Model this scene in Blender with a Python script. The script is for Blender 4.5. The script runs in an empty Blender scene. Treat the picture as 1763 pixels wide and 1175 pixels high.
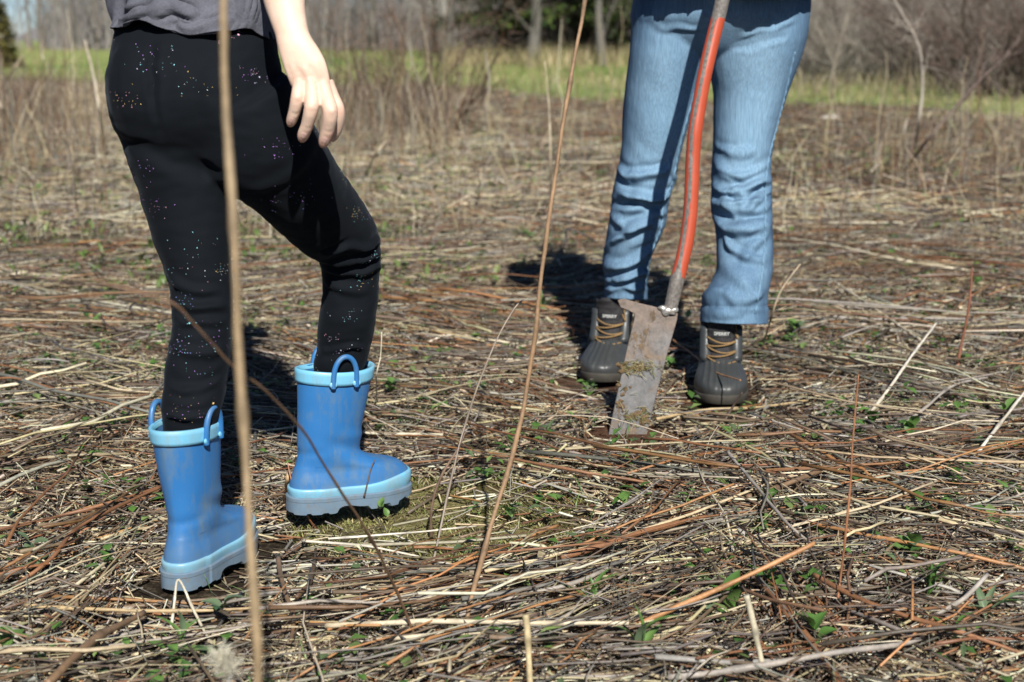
import bpy, bmesh, math, random
import numpy as np
from mathutils import Vector, Matrix, noise
from mathutils.kdtree import KDTree
from mathutils.bvhtree import BVHTree

random.seed(7)
rng = np.random.default_rng(11)
S = bpy.context.scene
COL = S.collection
PI = math.pi

# ------------------------------------------------------------------ camera
FPX, CU, CV, CAMH = 2450.0, 881.5, 587.5, 0.85
PITCH = math.atan(527.5 / FPX)
cam_data = bpy.data.cameras.new('camera')
cam = bpy.data.objects.new('camera', cam_data)
COL.objects.link(cam)
cam.location = (0, 0, CAMH)
cam.rotation_euler = (PI / 2 - PITCH, 0, 0)
cam_data.sensor_width = 36.0
cam_data.lens = 36.0 * FPX / 1763.0
cam_data.clip_start = 0.05
cam_data.clip_end = 2000
cam_data.dof.use_dof = True
cam_data.dof.focus_distance = 2.45
cam_data.dof.aperture_fstop = 4.8
S.camera = cam

# ------------------------------------------------------------------ sky and sun
SUN_EL, SUN_AZ = math.radians(39.5), math.radians(9.5)      # azimuth: to the right of straight behind the camera
sdir = Vector((math.sin(SUN_AZ) * math.cos(SUN_EL), -math.cos(SUN_AZ) * math.cos(SUN_EL), math.sin(SUN_EL)))
world = bpy.data.worlds.new('World'); S.world = world
world.use_nodes = True
wn = world.node_tree
wn.nodes.clear()
sky = wn.nodes.new('ShaderNodeTexSky')
sky.sky_type = 'NISHITA'
sky.sun_disc = False
sky.sun_elevation = SUN_EL
sky.sun_rotation = math.atan2(sdir.x, sdir.y)
sky.air_density = 0.6
sky.dust_density = 0.0
sky.ozone_density = 5.0
bg = wn.nodes.new('ShaderNodeBackground'); bg.inputs['Strength'].default_value = 0.05
wo = wn.nodes.new('ShaderNodeOutputWorld')
wn.links.new(sky.outputs[0], bg.inputs[0]); wn.links.new(bg.outputs[0], wo.inputs[0])
sl = bpy.data.lights.new('sun', 'SUN')
sl.energy = 5.0
sl.angle = math.radians(0.53)
sl.color = (1.0, 0.965, 0.89)
sun = bpy.data.objects.new('sun', sl); COL.objects.link(sun)
sun.rotation_euler = (-sdir).to_track_quat('-Z', 'Y').to_euler()
sun.location = (4, -8, 10)
S.view_settings.view_transform = 'Standard'
S.view_settings.look = 'None'
S.view_settings.exposure = 0.5
S.view_settings.gamma = 1
S.view_settings.use_curve_mapping = False
S.render.engine = 'CYCLES'
S.cycles.max_bounces = 5
S.cycles.use_denoising = True

# ------------------------------------------------------------------ geometry helpers
FWD = np.array([0, math.cos(PITCH), -math.sin(PITCH)])
UPV = np.array([0, math.sin(PITCH), math.cos(PITCH)])
def ray(u, v):
    return np.array([(u - CU) / FPX, 0, 0]) + UPV * ((CV - v) / FPX) + FWD
def W(u, v, Y):
    d = ray(u, v); return np.array([0, 0, CAMH]) + d * (Y / d[1])
def G(u, v, z=0.0):
    d = ray(u, v); return np.array([0, 0, CAMH]) + d * ((z - CAMH) / d[2])

def hgt(x, y):
    x = np.asarray(x, float); y = np.asarray(y, float)
    f = np.clip((11 - y) / 5, 0, 1) * np.clip((6 - np.abs(x)) / 2, 0, 1)
    h = 0.012 * np.sin(2.3 * x + 1.1 * y + .4) * np.sin(1.7 * y - .8 * x + 1.2) + 0.008 * np.sin(6.1 * x - 2.2 * y) * np.sin(4.7 * y + 1.3) \
        + 0.005 * np.sin(13 * x + 7 * y + 2) * np.sin(11 * y - 5 * x)
    return h * f

def mesh_np(name, V, F, smooth=True, cols=None, tri=False):
    me = bpy.data.meshes.new(name)
    V = np.ascontiguousarray(V, dtype=np.float32).reshape(-1, 3)
    if isinstance(F, np.ndarray):
        n, k = F.shape
        tot = np.full(n, k, np.int32)
        flat = F.astype(np.int32).ravel()
    else:
        tot = np.array([len(f) for f in F], np.int32)
        flat = np.array([i for f in F for i in f], np.int32)
    start = np.concatenate([[0], np.cumsum(tot)[:-1]]).astype(np.int32)
    me.vertices.add(len(V)); me.vertices.foreach_set('co', V.ravel())
    me.loops.add(len(flat)); me.loops.foreach_set('vertex_index', flat)
    me.polygons.add(len(tot)); me.polygons.foreach_set('loop_start', start); me.polygons.foreach_set('loop_total', tot)
    me.polygons.foreach_set('use_smooth', np.full(len(tot), smooth, bool))
    me.update(calc_edges=True)
    if cols is not None:
        a = me.attributes.new('col', 'FLOAT_COLOR', 'POINT')
        c = np.ones((len(V), 4), np.float32); c[:, :3] = cols
        a.data.foreach_set('color', c.ravel())
    me.validate()
    return me

def tag(o, label=None, cat=None, group=None, kind=None):
    if label: o['label'] = label
    if cat: o['category'] = cat
    if group: o['group'] = group
    if kind: o['kind'] = kind
    return o

ROOTLOC = {}
def empty(name, loc, label, cat, group=None, rz=0):
    o = bpy.data.objects.new(name, None); COL.objects.link(o)
    o.empty_display_size = 0.1
    o.location = [float(c) for c in loc]; o.rotation_euler = (0, 0, rz)
    ROOTLOC[o.name] = Vector([float(c) for c in loc])
    return tag(o, label, cat, group)

def obj(name, me, m=None, parent=None, local=False):
    """link a mesh; under an Empty root the mesh is in world coordinates unless local=True"""
    o = bpy.data.objects.new(name, me); COL.objects.link(o)
    if m is not None and len(me.materials) == 0: me.materials.append(m)
    if parent is not None:
        o.parent = parent
        if not local and parent.name in ROOTLOC:
            o.matrix_parent_inverse = Matrix.Translation(-ROOTLOC[parent.name])
    return o

def copy_tree(o, parent=None):
    c = o.copy(); COL.objects.link(c)
    if parent is not None: c.parent = parent
    for ch in list(o.children): copy_tree(ch, c)
    return c

def norm(v, axis=-1):
    return v / (np.linalg.norm(v, axis=axis, keepdims=True) + 1e-12)

def sticks(P, R, sides=4, cap=True):
    """P (n,k,3) polylines, R (n,k) radii -> verts (n*k*sides), quads (+cap quads/tris as extra quads)"""
    P = np.asarray(P, float); R = np.asarray(R, float)
    n, k, _ = P.shape
    t = norm(P[:, -1] - P[:, 0])
    ref = np.where(np.abs(t[:, 2:3]) > 0.9, np.array([[1.0, 0, 0]]), np.array([[0, 0, 1.0]]))
    n1 = norm(np.cross(t, ref)); n2 = np.cross(t, n1)
    a = np.arange(sides) / sides * 2 * PI
    off = n1[:, None, None, :] * np.cos(a)[None, None, :, None] + n2[:, None, None, :] * np.sin(a)[None, None, :, None]
    V = P[:, :, None, :] + off * R[:, :, None, None]
    base = (np.arange(n) * k * sides)[:, None, None]
    i = np.arange(k - 1)[None, :, None] * sides; j = np.arange(sides)[None, None, :]
    j2 = (j + 1) % sides
    F = np.stack([base + i + j, base + i + j2, base + i + sides + j2, base + i + sides + j], -1).reshape(-1, 4)
    if cap and sides == 4:
        b = (np.arange(n) * k * sides)[:, None]
        c1 = b + np.array([[3, 2, 1, 0]]); c2 = b + (k - 1) * sides + np.array([[0, 1, 2, 3]])
        F = np.concatenate([F, c1, c2])
    return V.reshape(-1, 3), F, k * sides

class Acc:
    def __init__(s): s.V = []; s.F = []; s.C = []; s.n = 0
    def add(s, V, F, C):
        s.V.append(V); s.F.append(F + s.n); s.C.append(np.broadcast_to(C, V.shape)); s.n += len(V)
    def add_sticks(s, P, R, C, sides=4, cap=True):
        V, F, per = sticks(P, R, sides, cap)
        s.add(V, F, np.repeat(np.asarray(C), per, 0))
    def mesh(s, name, smooth=True):
        return mesh_np(name, np.concatenate(s.V), np.concatenate(s.F), smooth, np.concatenate(s.C))

def catmull(K, sub):
    K = np.asarray(K, float); n = len(K); out = []
    for i in range(n - 1):
        p0, p1, p2, p3 = K[max(i - 1, 0)], K[i], K[i + 1], K[min(i + 2, n - 1)]
        for s in range(sub):
            t = s / sub
            out.append(0.5 * ((2 * p1) + (-p0 + p2) * t + (2 * p0 - 5 * p1 + 4 * p2 - p3) * t * t + (-p0 + 3 * p1 - 3 * p2 + p3) * t ** 3))
    out.append(K[-1]); return np.array(out)

def tube_mesh(pts, rad, sides=10, sub=5, cap=True):
    """smooth tube with moving frame -> V, F(list)"""
    pts = np.asarray(pts, float)
    rad = np.broadcast_to(np.asarray(rad, float), (len(pts),))
    K = catmull(np.concatenate([pts, rad[:, None]], 1), sub)
    P, R = K[:, :3], K[:, 3]
    T = norm(np.gradient(P, axis=0))
    ref = np.array([0, 0, 1.0]) if abs(T[0, 2]) < .9 else np.array([1.0, 0, 0])
    u = norm(np.cross(T[0], ref)); V = []
    for p, r, t in zip(P, R, T):
        u = u - t * np.dot(u, t); u = u / np.linalg.norm(u); w = np.cross(t, u)
        for a in range(sides):
            an = a / sides * 2 * PI
            V.append(p + r * (u * math.cos(an) + w * math.sin(an)))
    return ring_faces(np.array(V), len(P), sides, cap)

def ring_faces(V, k, sides, cap=True, off=0):
    F = []
    for i in range(k - 1):
        for j in range(sides):
            j2 = (j + 1) % sides
            F.append((off + i * sides + j, off + i * sides + j2, off + (i + 1) * sides + j2, off + (i + 1) * sides + j))
    if cap:
        F.append(tuple(off + j for j in reversed(range(sides))))
        F.append(tuple(off + (k - 1) * sides + j for j in range(sides)))
    return V, F

def merge(parts):
    V = []; F = []; n = 0
    for v, f in parts:
        V.append(np.asarray(v, float)); F += [tuple(i + n for i in ff) for ff in f]; n += len(v)
    return np.concatenate(V), F

def pxloft(keys, sides=28, sub=5, flat=1.0):
    """keys: (xl,yl,xr,yr,Y,ratio) silhouettes at real depths -> closed loft"""
    C = []; A = []; Rr = []
    for (xl, yl, xr, yr, Y, ra) in keys:
        a, b = W(xl, yl, Y), W(xr, yr, Y)
        C.append((a + b) / 2); A.append((b - a) / 2); Rr.append(ra)
    C = np.array(C); A = np.array(A)
    T = norm(np.gradient(C, axis=0))
    B = np.cross(T, A); B = norm(B) * (np.linalg.norm(A, axis=1) * np.array(Rr))[:, None]
    B = np.where(B[:, 1:2] < 0, -B, B)
    K = catmull(np.concatenate([C, A, B], 1), sub)
    V = []
    for k in K:
        for j in range(sides):
            an = j / sides * 2 * PI
            V.append(k[:3] + k[3:6] * math.cos(an) + k[6:9] * math.sin(an))
    return ring_faces(np.array(V), len(K), sides)

def ellipsoid(c, r, rot=None, nu=16, nv=10):
    V = []; c = np.array(c, float)
    M = np.array(rot) if rot is not None else np.eye(3)
    for i in range(1, nv):
        th = PI * i / nv
        for j in range(nu):
            ph = 2 * PI * j / nu
            V.append(c + M @ np.array([r[0] * math.sin(th) * math.cos(ph), r[1] * math.sin(th) * math.sin(ph), r[2] * math.cos(th)]))
    V, F = ring_faces(np.array(V), nv - 1, nu)
    return V, F

def evaluated(me, mods):
    o = bpy.data.objects.new('work', me); COL.objects.link(o)
    for t, kw in mods:
        m = o.modifiers.new(t, t)
        for k, v in kw.items(): setattr(m, k, v)
    dg = bpy.context.evaluated_depsgraph_get()
    dg.update()
    out = bpy.data.meshes.new_from_object(o.evaluated_get(dg))
    COL.objects.unlink(o); bpy.data.objects.remove(o)
    return out

def outward(me):
    bm = bmesh.new(); bm.from_mesh(me); bmesh.ops.recalc_face_normals(bm, faces=bm.faces); bm.to_mesh(me); bm.free()

def remesh(parts, voxel, smooth=6, name='body'):
    VF = []
    for v, f in parts:
        me = mesh_np('t', v, f); outward(me)
        VF.append((np.array([p.co for p in me.vertices]), [tuple(p.vertices) for p in me.polygons])); bpy.data.meshes.remove(me)
    v, f = merge(VF)
    me = mesh_np(name, v, f)
    out = evaluated(me, [('REMESH', dict(mode='VOXEL', voxel_size=voxel, adaptivity=0.0, use_smooth_shade=True)),
                         ('SMOOTH', dict(factor=0.5, iterations=smooth))])
    out.name = name
    return out

def get_co(me):
    a = np.empty(len(me.vertices) * 3, np.float32); me.vertices.foreach_get('co', a); return a.reshape(-1, 3).astype(float)
def get_no(me):
    a = np.empty(len(me.vertices) * 3, np.float32); me.vertices.foreach_get('normal', a); return a.reshape(-1, 3).astype(float)
def set_co(me, V):
    me.vertices.foreach_set('co', V.astype(np.float32).ravel()); me.update()

def fold(V, N, path, amp, w):
    """raise (or sink) a soft fold along a 3-D path on the cloth"""
    path = np.array(path, float); best = np.full(len(V), 1e9); tt = np.zeros(len(V)); L = len(path) - 1
    for i in range(L):
        a, b = path[i], path[i + 1]; ab = b - a
        t = np.clip(((V - a) @ ab) / (ab @ ab), 0, 1)
        d = np.linalg.norm(V - (a + t[:, None] * ab), axis=1)
        m = d < best; best[m] = d[m]; tt[m] = ((i + t) / L)[m]
    e = np.clip(np.minimum(tt, 1 - tt) * 4 + .15, 0, 1)
    return V + N * (amp * e * (np.exp(-(best / w) ** 2) - 0.45 * np.exp(-((best - 1.7 * w) / w) ** 2)))[:, None]

WARP = {}
def fold_px(V, N, bv, path, amp, w):
    """a fold whose path is found on the cloth by sight lines"""
    pts = []
    for u, v in catmull(np.array(path, float), 4):
        h_ = bv.ray_cast(Vector((0, 0, CAMH)), Vector(ray(u, v)).normalized())[0]
        if h_ is not None and (not pts or abs(h_[1] - pts[-1][1]) < .08): pts.append(np.array(h_))
    if len(pts) < 3: return V
    if len(V) not in WARP: WARP[len(V)] = np.array([np.array(noise.noise_vector(Vector(p * 16))) * .011 + np.array(noise.noise_vector(Vector(p * 45))) * .003 for p in V])
    wv = WARP[len(V)]; near = np.linalg.norm(V - np.mean(pts, axis=0), axis=1) < .25
    out = V.copy(); q = V[near] + wv[near]
    out[near] = V[near] + (fold(q, N[near], pts, amp, w) - q)
    return out
def bvh_of(me, V): return BVHTree.FromPolygons([Vector(p) for p in V], [tuple(f.vertices) for f in me.polygons])
def cloth_noise(V, N, fn):
    d = np.array([fn(p) for p in V]); return V + N * d[:, None]

# ------------------------------------------------------------------ material helpers
class NT:
    def __init__(s, name):
        s.m = bpy.data.materials.new(name); s.m.use_nodes = True; s.t = s.m.node_tree
        s.b = s.t.nodes['Principled BSDF']
        s.tc = s.t.nodes.new('ShaderNodeTexCoord')
    def new(s, typ, **kw):
        n = s.t.nodes.new(typ)
        for k, v in kw.items(): setattr(n, k, v)
        return n
    def link(s, a, b): s.t.links.new(a, b)
    def set(s, sock, v):
        if hasattr(v, 'links'): s.link(v, sock)
        elif isinstance(v, (tuple, list)) and len(v) == 3 and sock.type == 'RGBA': sock.default_value = (*v, 1)
        else: sock.default_value = v
    def noise(s, scale, detail=3, rough=.55, vec=None, stretch=None, out=0):
        n = s.new('ShaderNodeTexNoise'); n.inputs['Scale'].default_value = scale
        n.inputs['Detail'].default_value = detail; n.inputs['Roughness'].default_value = rough
        v = vec if vec is not None else s.tc.outputs['Object']
        if stretch:
            mp = s.new('ShaderNodeMapping'); mp.inputs['Scale'].default_value = stretch; s.link(v, mp.inputs[0]); v = mp.outputs[0]
        s.link(v, n.inputs['Vector']); return n.outputs[out]
    def ramp(s, fac, stops, interp='LINEAR'):
        r = s.new('ShaderNodeValToRGB'); r.color_ramp.interpolation = interp
        e = r.color_ramp.elements
        while len(e) < len(stops): e.new(.5)
        for el, (p, c) in zip(e, stops):
            el.position = p; el.color = (*c, 1) if isinstance(c, (tuple, list)) else (c, c, c, 1)
        s.link(fac, r.inputs[0]); return r.outputs[0]
    def mix(s, fac, a, b, mode='MIX'):
        n = s.new('ShaderNodeMix', data_type='RGBA', blend_type=mode)
        s.set(n.inputs[0], fac); s.set(n.inputs[6], a); s.set(n.inputs[7], b); return n.outputs[2]
    def math(s, op, a, b=0.0):
        n = s.new('ShaderNodeMath', operation=op); s.set(n.inputs[0], a); s.set(n.inputs[1], b); return n.outputs[0]
    def bump(s, h, strength=.3, dist=.002):
        n = s.new('ShaderNodeBump'); n.inputs['Strength'].default_value = strength; n.inputs['Distance'].default_value = dist
        s.link(h, n.inputs['Height']); s.link(n.outputs[0], s.b.inputs['Normal'])
    def attr(s, name='col'):
        n = s.new('ShaderNodeAttribute'); n.attribute_name = name; return n.outputs['Color']
    def done(s, color=None, rough=.7, spec=.4, metal=0.0):
        if color is not None: s.set(s.b.inputs['Base Color'], color)
        s.set(s.b.inputs['Roughness'], rough); s.set(s.b.inputs['Metallic'], metal)
        s.b.inputs['Specular IOR Level'].default_value = spec
        return s.m

def m_vcol(name, rough=.6, spec=.35, sc=90, lo=.65, hi=1.25, bump=.4):
    n = NT(name)
    f = n.noise(sc, 4, .65)
    v = n.ramp(f, [(.25, lo), (.75, hi)])
    c = n.mix(1.0, n.attr(), v, 'MULTIPLY')
    if bump: n.bump(f, bump, .002)
    return n.done(c, rough, spec)
M = {}
M['litter'] = m_vcol('litter_stalks', .5, .5)
M['stalk'] = m_vcol('dry_stalk', .5, .45, 140, .7, 1.2)
M['leaf'] = m_vcol('green_leaf', .45, .45, 60, .8, 1.15, .2)
M['wood'] = m_vcol('bark', .85, .2, 14, .6, 1.3, .8)
M['grass'] = m_vcol('grass_blades', .6, .3, 3, .75, 1.2, 0)
M['needles'] = m_vcol('evergreen_needles', .6, .3, 4, .7, 1.2, 0)

def leaf_trans(m):
    t = m.node_tree; b = t.nodes['Principled BSDF']; out = [x for x in t.nodes if x.type == 'OUTPUT_MATERIAL'][0]
    tr = t.nodes.new('ShaderNodeBsdfTranslucent'); mx = t.nodes.new('ShaderNodeMixShader'); mx.inputs[0].default_value = .25
    src = b.inputs['Base Color'].links[0].from_socket
    t.links.new(src, tr.inputs[0]); t.links.new(b.outputs[0], mx.inputs[1]); t.links.new(tr.outputs[0], mx.inputs[2]); t.links.new(mx.outputs[0], out.inputs[0])
leaf_trans(M['leaf']); leaf_trans(M['grass'])

def m_ground():
    n = NT('field_soil')
    P = n.tc.outputs['Object']
    sep = n.new('ShaderNodeSeparateXYZ'); n.link(P, sep.inputs[0])
    big = n.noise(.35, 4, .6); mid = n.noise(3, 5, .65); fine = n.noise(55, 6, .75)
    soil = n.ramp(fine, [(.3, (.010, .007, .005)), (.5, (.036, .027, .018)), (.7, (.15, .12, .08))])
    rust = n.ramp(fine, [(.3, (.025, .012, .008)), (.5, (.11, .055, .033)), (.7, (.2, .13, .085))])
    litter = n.mix(n.ramp(n.noise(.5, 3, .6), [(.42, 0.0), (.6, 1.0)]), soil, rust)
    # moss on the bare spot
    gx = G(768, 892); mp = n.new('ShaderNodeVectorMath', operation='DISTANCE'); n.link(P, mp.inputs[0]); mp.inputs[1].default_value = (gx[0], gx[1], 0)
    mm = n.math('ADD', mp.outputs['Value'], n.math('MULTIPLY', n.math('SUBTRACT', mid, .5), .35))
    mask = n.ramp(mm, [(.15, 1.0), (.27, 0.0)])
    moss = n.ramp(n.noise(38, 5, .7), [(.3, (.06, .05, .025)), (.48, (.19, .165, .065)), (.65, (.36, .33, .16))])
    litter = n.mix(mask, litter, moss)
    # grassy far field begins along a slanted line
    s = n.math('ADD', n.math('ADD', sep.outputs[1], sep.outputs[0]), n.math('MULTIPLY', n.math('SUBTRACT', n.noise(.25, 4, .6), .5), 7.0))
    gm = n.ramp(n.math('MULTIPLY', s, .01), [(.18, 0.0), (.215, 1.0)])
    green = n.ramp(n.noise(.3, 5, .7, stretch=(1, .35, 1)), [(.40, (.15, .235, .06)), (.54, (.28, .31, .11)), (.70, (.42, .38, .20))])
    c = n.mix(gm, litter, green)
    n.bump(fine, .8, .02)
    return n.done(c, .95, .1)
M['ground'] = m_ground()

def m_skin():
    n = NT('skin')
    f = n.noise(35, 4, .6)
    c = n.ramp(f, [(.3, (.66, .46, .355)), (.7, (.75, .56, .44))])
    bl = n.new('ShaderNodeAttribute'); bl.attribute_name = 'blush'
    c = n.mix(bl.outputs['Fac'], c, (.60, .285, .205))
    n.b.inputs['Subsurface Weight'].default_value = .12
    n.b.inputs['Subsurface Radius'].default_value = (.008, .003, .0015)
    n.b.inputs['Subsurface Scale'].default_value = .5
    n.bump(n.noise(420, 3, .6), .25, .001)
    return n.done(c, .5, .4)
M['skin'] = m_skin()

def m_leggings():
    n = NT('black_jersey')
    w = n.noise(700, 2, .6)
    c = n.mix(n.noise(9, 3, .6), (.003, .0042, .006), (.0055, .0075, .0105))
    n.bump(w, .25, .001)
    n.b.inputs['Sheen Weight'].default_value = .05
    n.b.inputs['Sheen Roughness'].default_value = .4
    n.b.inputs['Sheen Tint'].default_value = (.6, .7, .85, 1)
    return n.done(c, .85, .12)
M['leggings'] = m_leggings()

def m_shirt():
    n = NT('grey_heather_cotton')
    f = n.noise(260, 3, .7); g = n.noise(12, 3, .6)
    c = n.mix(f, (.06, .062, .078), (.145, .148, .178))
    c = n.mix(1.0, c, n.ramp(g, [(.3, .8), (.7, 1.1)]), 'MULTIPLY')
    n.bump(n.math('ADD', f, n.math('MULTIPLY', n.noise(40, 3, .6), 3.0)), .4, .002)
    return n.done(c, .9, .1)
M['shirt'] = m_shirt()

def m_rubber(name, a, b, dirt, rough=.36, amount=(.48, .68)):
    n = NT(name)
    c = n.mix(n.noise(7, 3, .6), a, b)
    d = n.ramp(n.noise(22, 6, .75, stretch=(1, 1, .45)), [(amount[0], 0.0), (amount[1], 1.0)])
    c = n.mix(n.math('MULTIPLY', d, .55), c, dirt)
    sepz = n.new('ShaderNodeSeparateXYZ'); n.link(n.tc.outputs['Object'], sepz.inputs[0])
    low = n.ramp(n.math('ADD', sepz.outputs[2], n.math('MULTIPLY', n.math('SUBTRACT', n.noise(18, 4, .7), .5), .16)), [(.02, .5), (.11, .0)])
    c = n.mix(low, c, dirt)
    run = n.ramp(n.noise(75, 4, .7, stretch=(1, 1, .08)), [(.57, 0.0), (.72, .4)])
    c = n.mix(run, c, dirt)
    sp = n.ramp(n.noise(160, 3, .7), [(.66, 0.0), (.74, 1.0)])
    c = n.mix(n.math('MULTIPLY', sp, .35), c, dirt)
    r = n.math('ADD', n.math('MULTIPLY', d, .3), rough)
    n.bump(n.noise(45, 3, .5), .06, .004)
    return n.done(c, r, .5)
M['blue_rubber'] = m_rubber('blue_rubber', (.020, .125, .345), (.034, .168, .415), (.13, .17, .165))
M['cyan_rubber'] = m_rubber('light_blue_rubber', (.13, .42, .62), (.19, .49, .68), (.24, .25, .22), .35)
def m_sole():
    n = NT('cloudy_clear_sole')
    c = n.mix(n.noise(30, 5, .7), (.09, .155, .25), (.23, .31, .37))
    c = n.mix(n.ramp(n.noise(90, 4, .7), [(.5, 0.0), (.7, .6)]), c, (.2, .18, .15))
    n.b.inputs['Transmission Weight'].default_value = .15
    n.bump(n.noise(60, 3, .6), .2, .002)
    return n.done(c, .35, .5)
M['sole'] = m_sole()

def m_denim():
    n = NT('faded_denim')
    P = n.tc.outputs['Object']
    st = n.noise(420, 2, .6, stretch=(1, 1, .06))
    big = n.noise(6, 4, .6, stretch=(1, 1, .5))
    fade_and_shade = n.new('ShaderNodeAttribute'); fade_and_shade.attribute_name = 'fade_and_shade'
    base = n.mix(fade_and_shade.outputs['Fac'], (.018, .050, .12), (.175, .305, .44))  # worn fading together with highlight and shade painted into the denim colour
    base = n.mix(n.ramp(big, [(.35, 0.0), (.7, .45)]), base, (.27, .41, .53))
    k = n.ramp(st, [(.3, .76), (.72, 1.2)])
    c = n.mix(1.0, base, k, 'MULTIPLY')
    wv = n.new('ShaderNodeTexWave', wave_type='BANDS', bands_direction='DIAGONAL'); wv.inputs['Scale'].default_value = 320
    wv.inputs['Distortion'].default_value = 1.0; n.link(P, wv.inputs['Vector'])
    n.bump(n.math('ADD', n.math('MULTIPLY', wv.outputs['Fac'], .5), st), .35, .0012)
    return n.done(c, .85, .15)
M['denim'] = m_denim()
def m_plain(name, a, b, sc, rough, spec=.3, bumps=None, metal=0):
    n = NT(name); f = n.noise(sc, 4, .65)
    c = n.mix(n.ramp(f, [(.3, 0.0), (.7, 1.0)]), a, b)
    if bumps: n.bump(n.noise(bumps[0], 3, .6), bumps[1], bumps[2])
    return n.done(c, rough, spec, metal)
M['thread'] = m_plain('seam_thread', (.10, .19, .29), (.19, .31, .42), 300, .9, .1)
M['jacket'] = m_plain('dark_jacket', (.02, .03, .06), (.035, .045, .08), 30, .9, .1, (300, .3, .001))
M['hair'] = m_plain('hair', (.05, .03, .015), (.11, .065, .03), 80, .6, .4)
M['eye'] = m_plain('eye_white', (.7, .68, .65), (.75, .73, .7), 5, .2)
M['duck_rubber'] = m_rubber('grey_duck_rubber', (.028, .032, .035), (.044, .048, .05), (.06, .06, .056), .42, (.5, .8))
M['duck_sole'] = m_plain('boot_sole', (.06, .053, .042), (.04, .037, .033), 60, .8)
M['bootlace'] = m_plain('tan_lace', (.17, .105, .045), (.26, .165, .075), 200, .8)
M['nail'] = m_plain('fingernail', (.66, .42, .36), (.72, .48, .41), 60, .25, .6)
M['white_print'] = m_plain('white_print', (.36, .36, .35), (.46, .46, .45), 300, .7)
M['patch'] = m_plain('black_patch', (.012, .012, .014), (.02, .02, .022), 100, .7)
def m_quilt():
    n = NT('quilted_nylon')
    P = n.tc.outputs['Object']
    a = n.new('ShaderNodeTexWave', wave_type='BANDS', bands_direction='DIAGONAL'); a.inputs['Scale'].default_value = 18; n.link(P, a.inputs['Vector'])
    mp = n.new('ShaderNodeMapping'); mp.inputs['Scale'].default_value = (-1, -1, 1); n.link(P, mp.inputs[0])
    b = n.new('ShaderNodeTexWave', wave_type='BANDS', bands_direction='DIAGONAL'); b.inputs['Scale'].default_value = 18; n.link(mp.outputs[0], b.inputs['Vector'])
    h = n.math('MINIMUM', a.outputs['Fac'], b.outputs['Fac'])
    n.bump(h, .6, .004)
    return n.done(n.mix(n.noise(90, 3, .6), (.016, .015, .017), (.035, .033, .034)), .75, .3)
M['quilt'] = m_quilt()
def m_steel():
    n = NT('worn_steel')
    a = n.noise(14, 6, .7); b = n.noise(60, 5, .7)
    c = n.ramp(b, [(.3, (.068, .066, .066)), (.7, (.145, .14, .138))])
    P = n.tc.outputs['Object']; sep = n.new('ShaderNodeSeparateXYZ'); n.link(P, sep.inputs[0])
    up = n.math('MULTIPLY', n.math('ADD', sep.outputs[2], n.math('MULTIPLY', n.math('SUBTRACT', a, .5), .25)), 2.6)
    pink = n.ramp(b, [(.3, (.068, .046, .034)), (.7, (.15, .104, .076))])
    c = n.mix(n.ramp(up, [(.35, 0.0), (.62, .9)]), c, pink)
    c = n.mix(n.ramp(a, [(.54, 0.0), (.62, .85)]), c, (.13, .085, .05))
    mud = n.ramp(n.noise(20, 6, .8, stretch=(1, 1, .8)), [(.57, 0.0), (.63, 1.0)])
    c = n.mix(mud, c, n.ramp(b, [(.3, (.10, .065, .035)), (.7, (.2, .14, .08))]))
    scr = n.noise(90, 3, .7, stretch=(1, 1, .05))
    c = n.mix(1.0, c, n.ramp(scr, [(.3, .8), (.7, 1.15)]), 'MULTIPLY')
    n.bump(n.math('ADD', mud, n.math('MULTIPLY', b, .5)), .4, .002)
    return n.done(c, n.math('ADD', .42, n.math('MULTIPLY', mud, .4)), .5, .25)
M['steel'] = m_steel()
def m_paint():
    n = NT('worn_orange_paint')
    w = n.new('ShaderNodeAttribute'); w.attribute_name = 'wear'
    ns = n.noise(70, 6, .75)
    f = n.math('ADD', w.outputs['Fac'], n.math('MULTIPLY', n.math('SUBTRACT', ns, .5), .9))
    paint = n.mix(n.noise(25, 4, .7), (.34, .045, .018), (.46, .08, .032))
    grey = n.ramp(n.noise(130, 5, .7), [(.3, (.07, .058, .05)), (.7, (.24, .22, .20))])
    mask = n.ramp(f, [(.48, 0.0), (.54, 1.0)])
    n.bump(n.math('SUBTRACT', 1.0, mask), .3, .001)
    return n.done(n.mix(mask, paint, grey), n.math('ADD', .3, n.math('MULTIPLY', ns, .25)), .5)
M['paint'] = m_paint()
M['soil_clod'] = m_plain('clinging_soil', (.085, .055, .03), (.19, .13, .075), 90, .95, .1, (150, 1.0, .004))
M['stone'] = m_plain('pale_stone', (.42, .38, .32), (.6, .56, .5), 20, .9, .2, (40, .5, .01))
m = NT('star_foil'); M['foil'] = m.done(m.attr(), .35, .5)

# ------------------------------------------------------------------ ground
xs = np.concatenate([-np.geomspace(500, 5.3, 34), np.linspace(-5, 5, 190), np.geomspace(5.3, 500, 34)])
ys = np.concatenate([-np.geomspace(60, .5, 12), np.linspace(.0, 10, 190), np.geomspace(10.4, 900, 46)])
XX, YY = np.meshgrid(xs, ys)
ZZ = hgt(XX, YY)
V = np.stack([XX, YY, ZZ], -1).reshape(-1, 3)
nx, ny = len(xs), len(ys)
ii = (np.arange(ny - 1)[:, None] * nx + np.arange(nx - 1)[None, :]).ravel()
F = np.stack([ii, ii + 1, ii + nx + 1, ii + nx], -1)
tag(obj('ground', mesh_np('ground', V, F), M['ground']), kind='structure')

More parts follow.
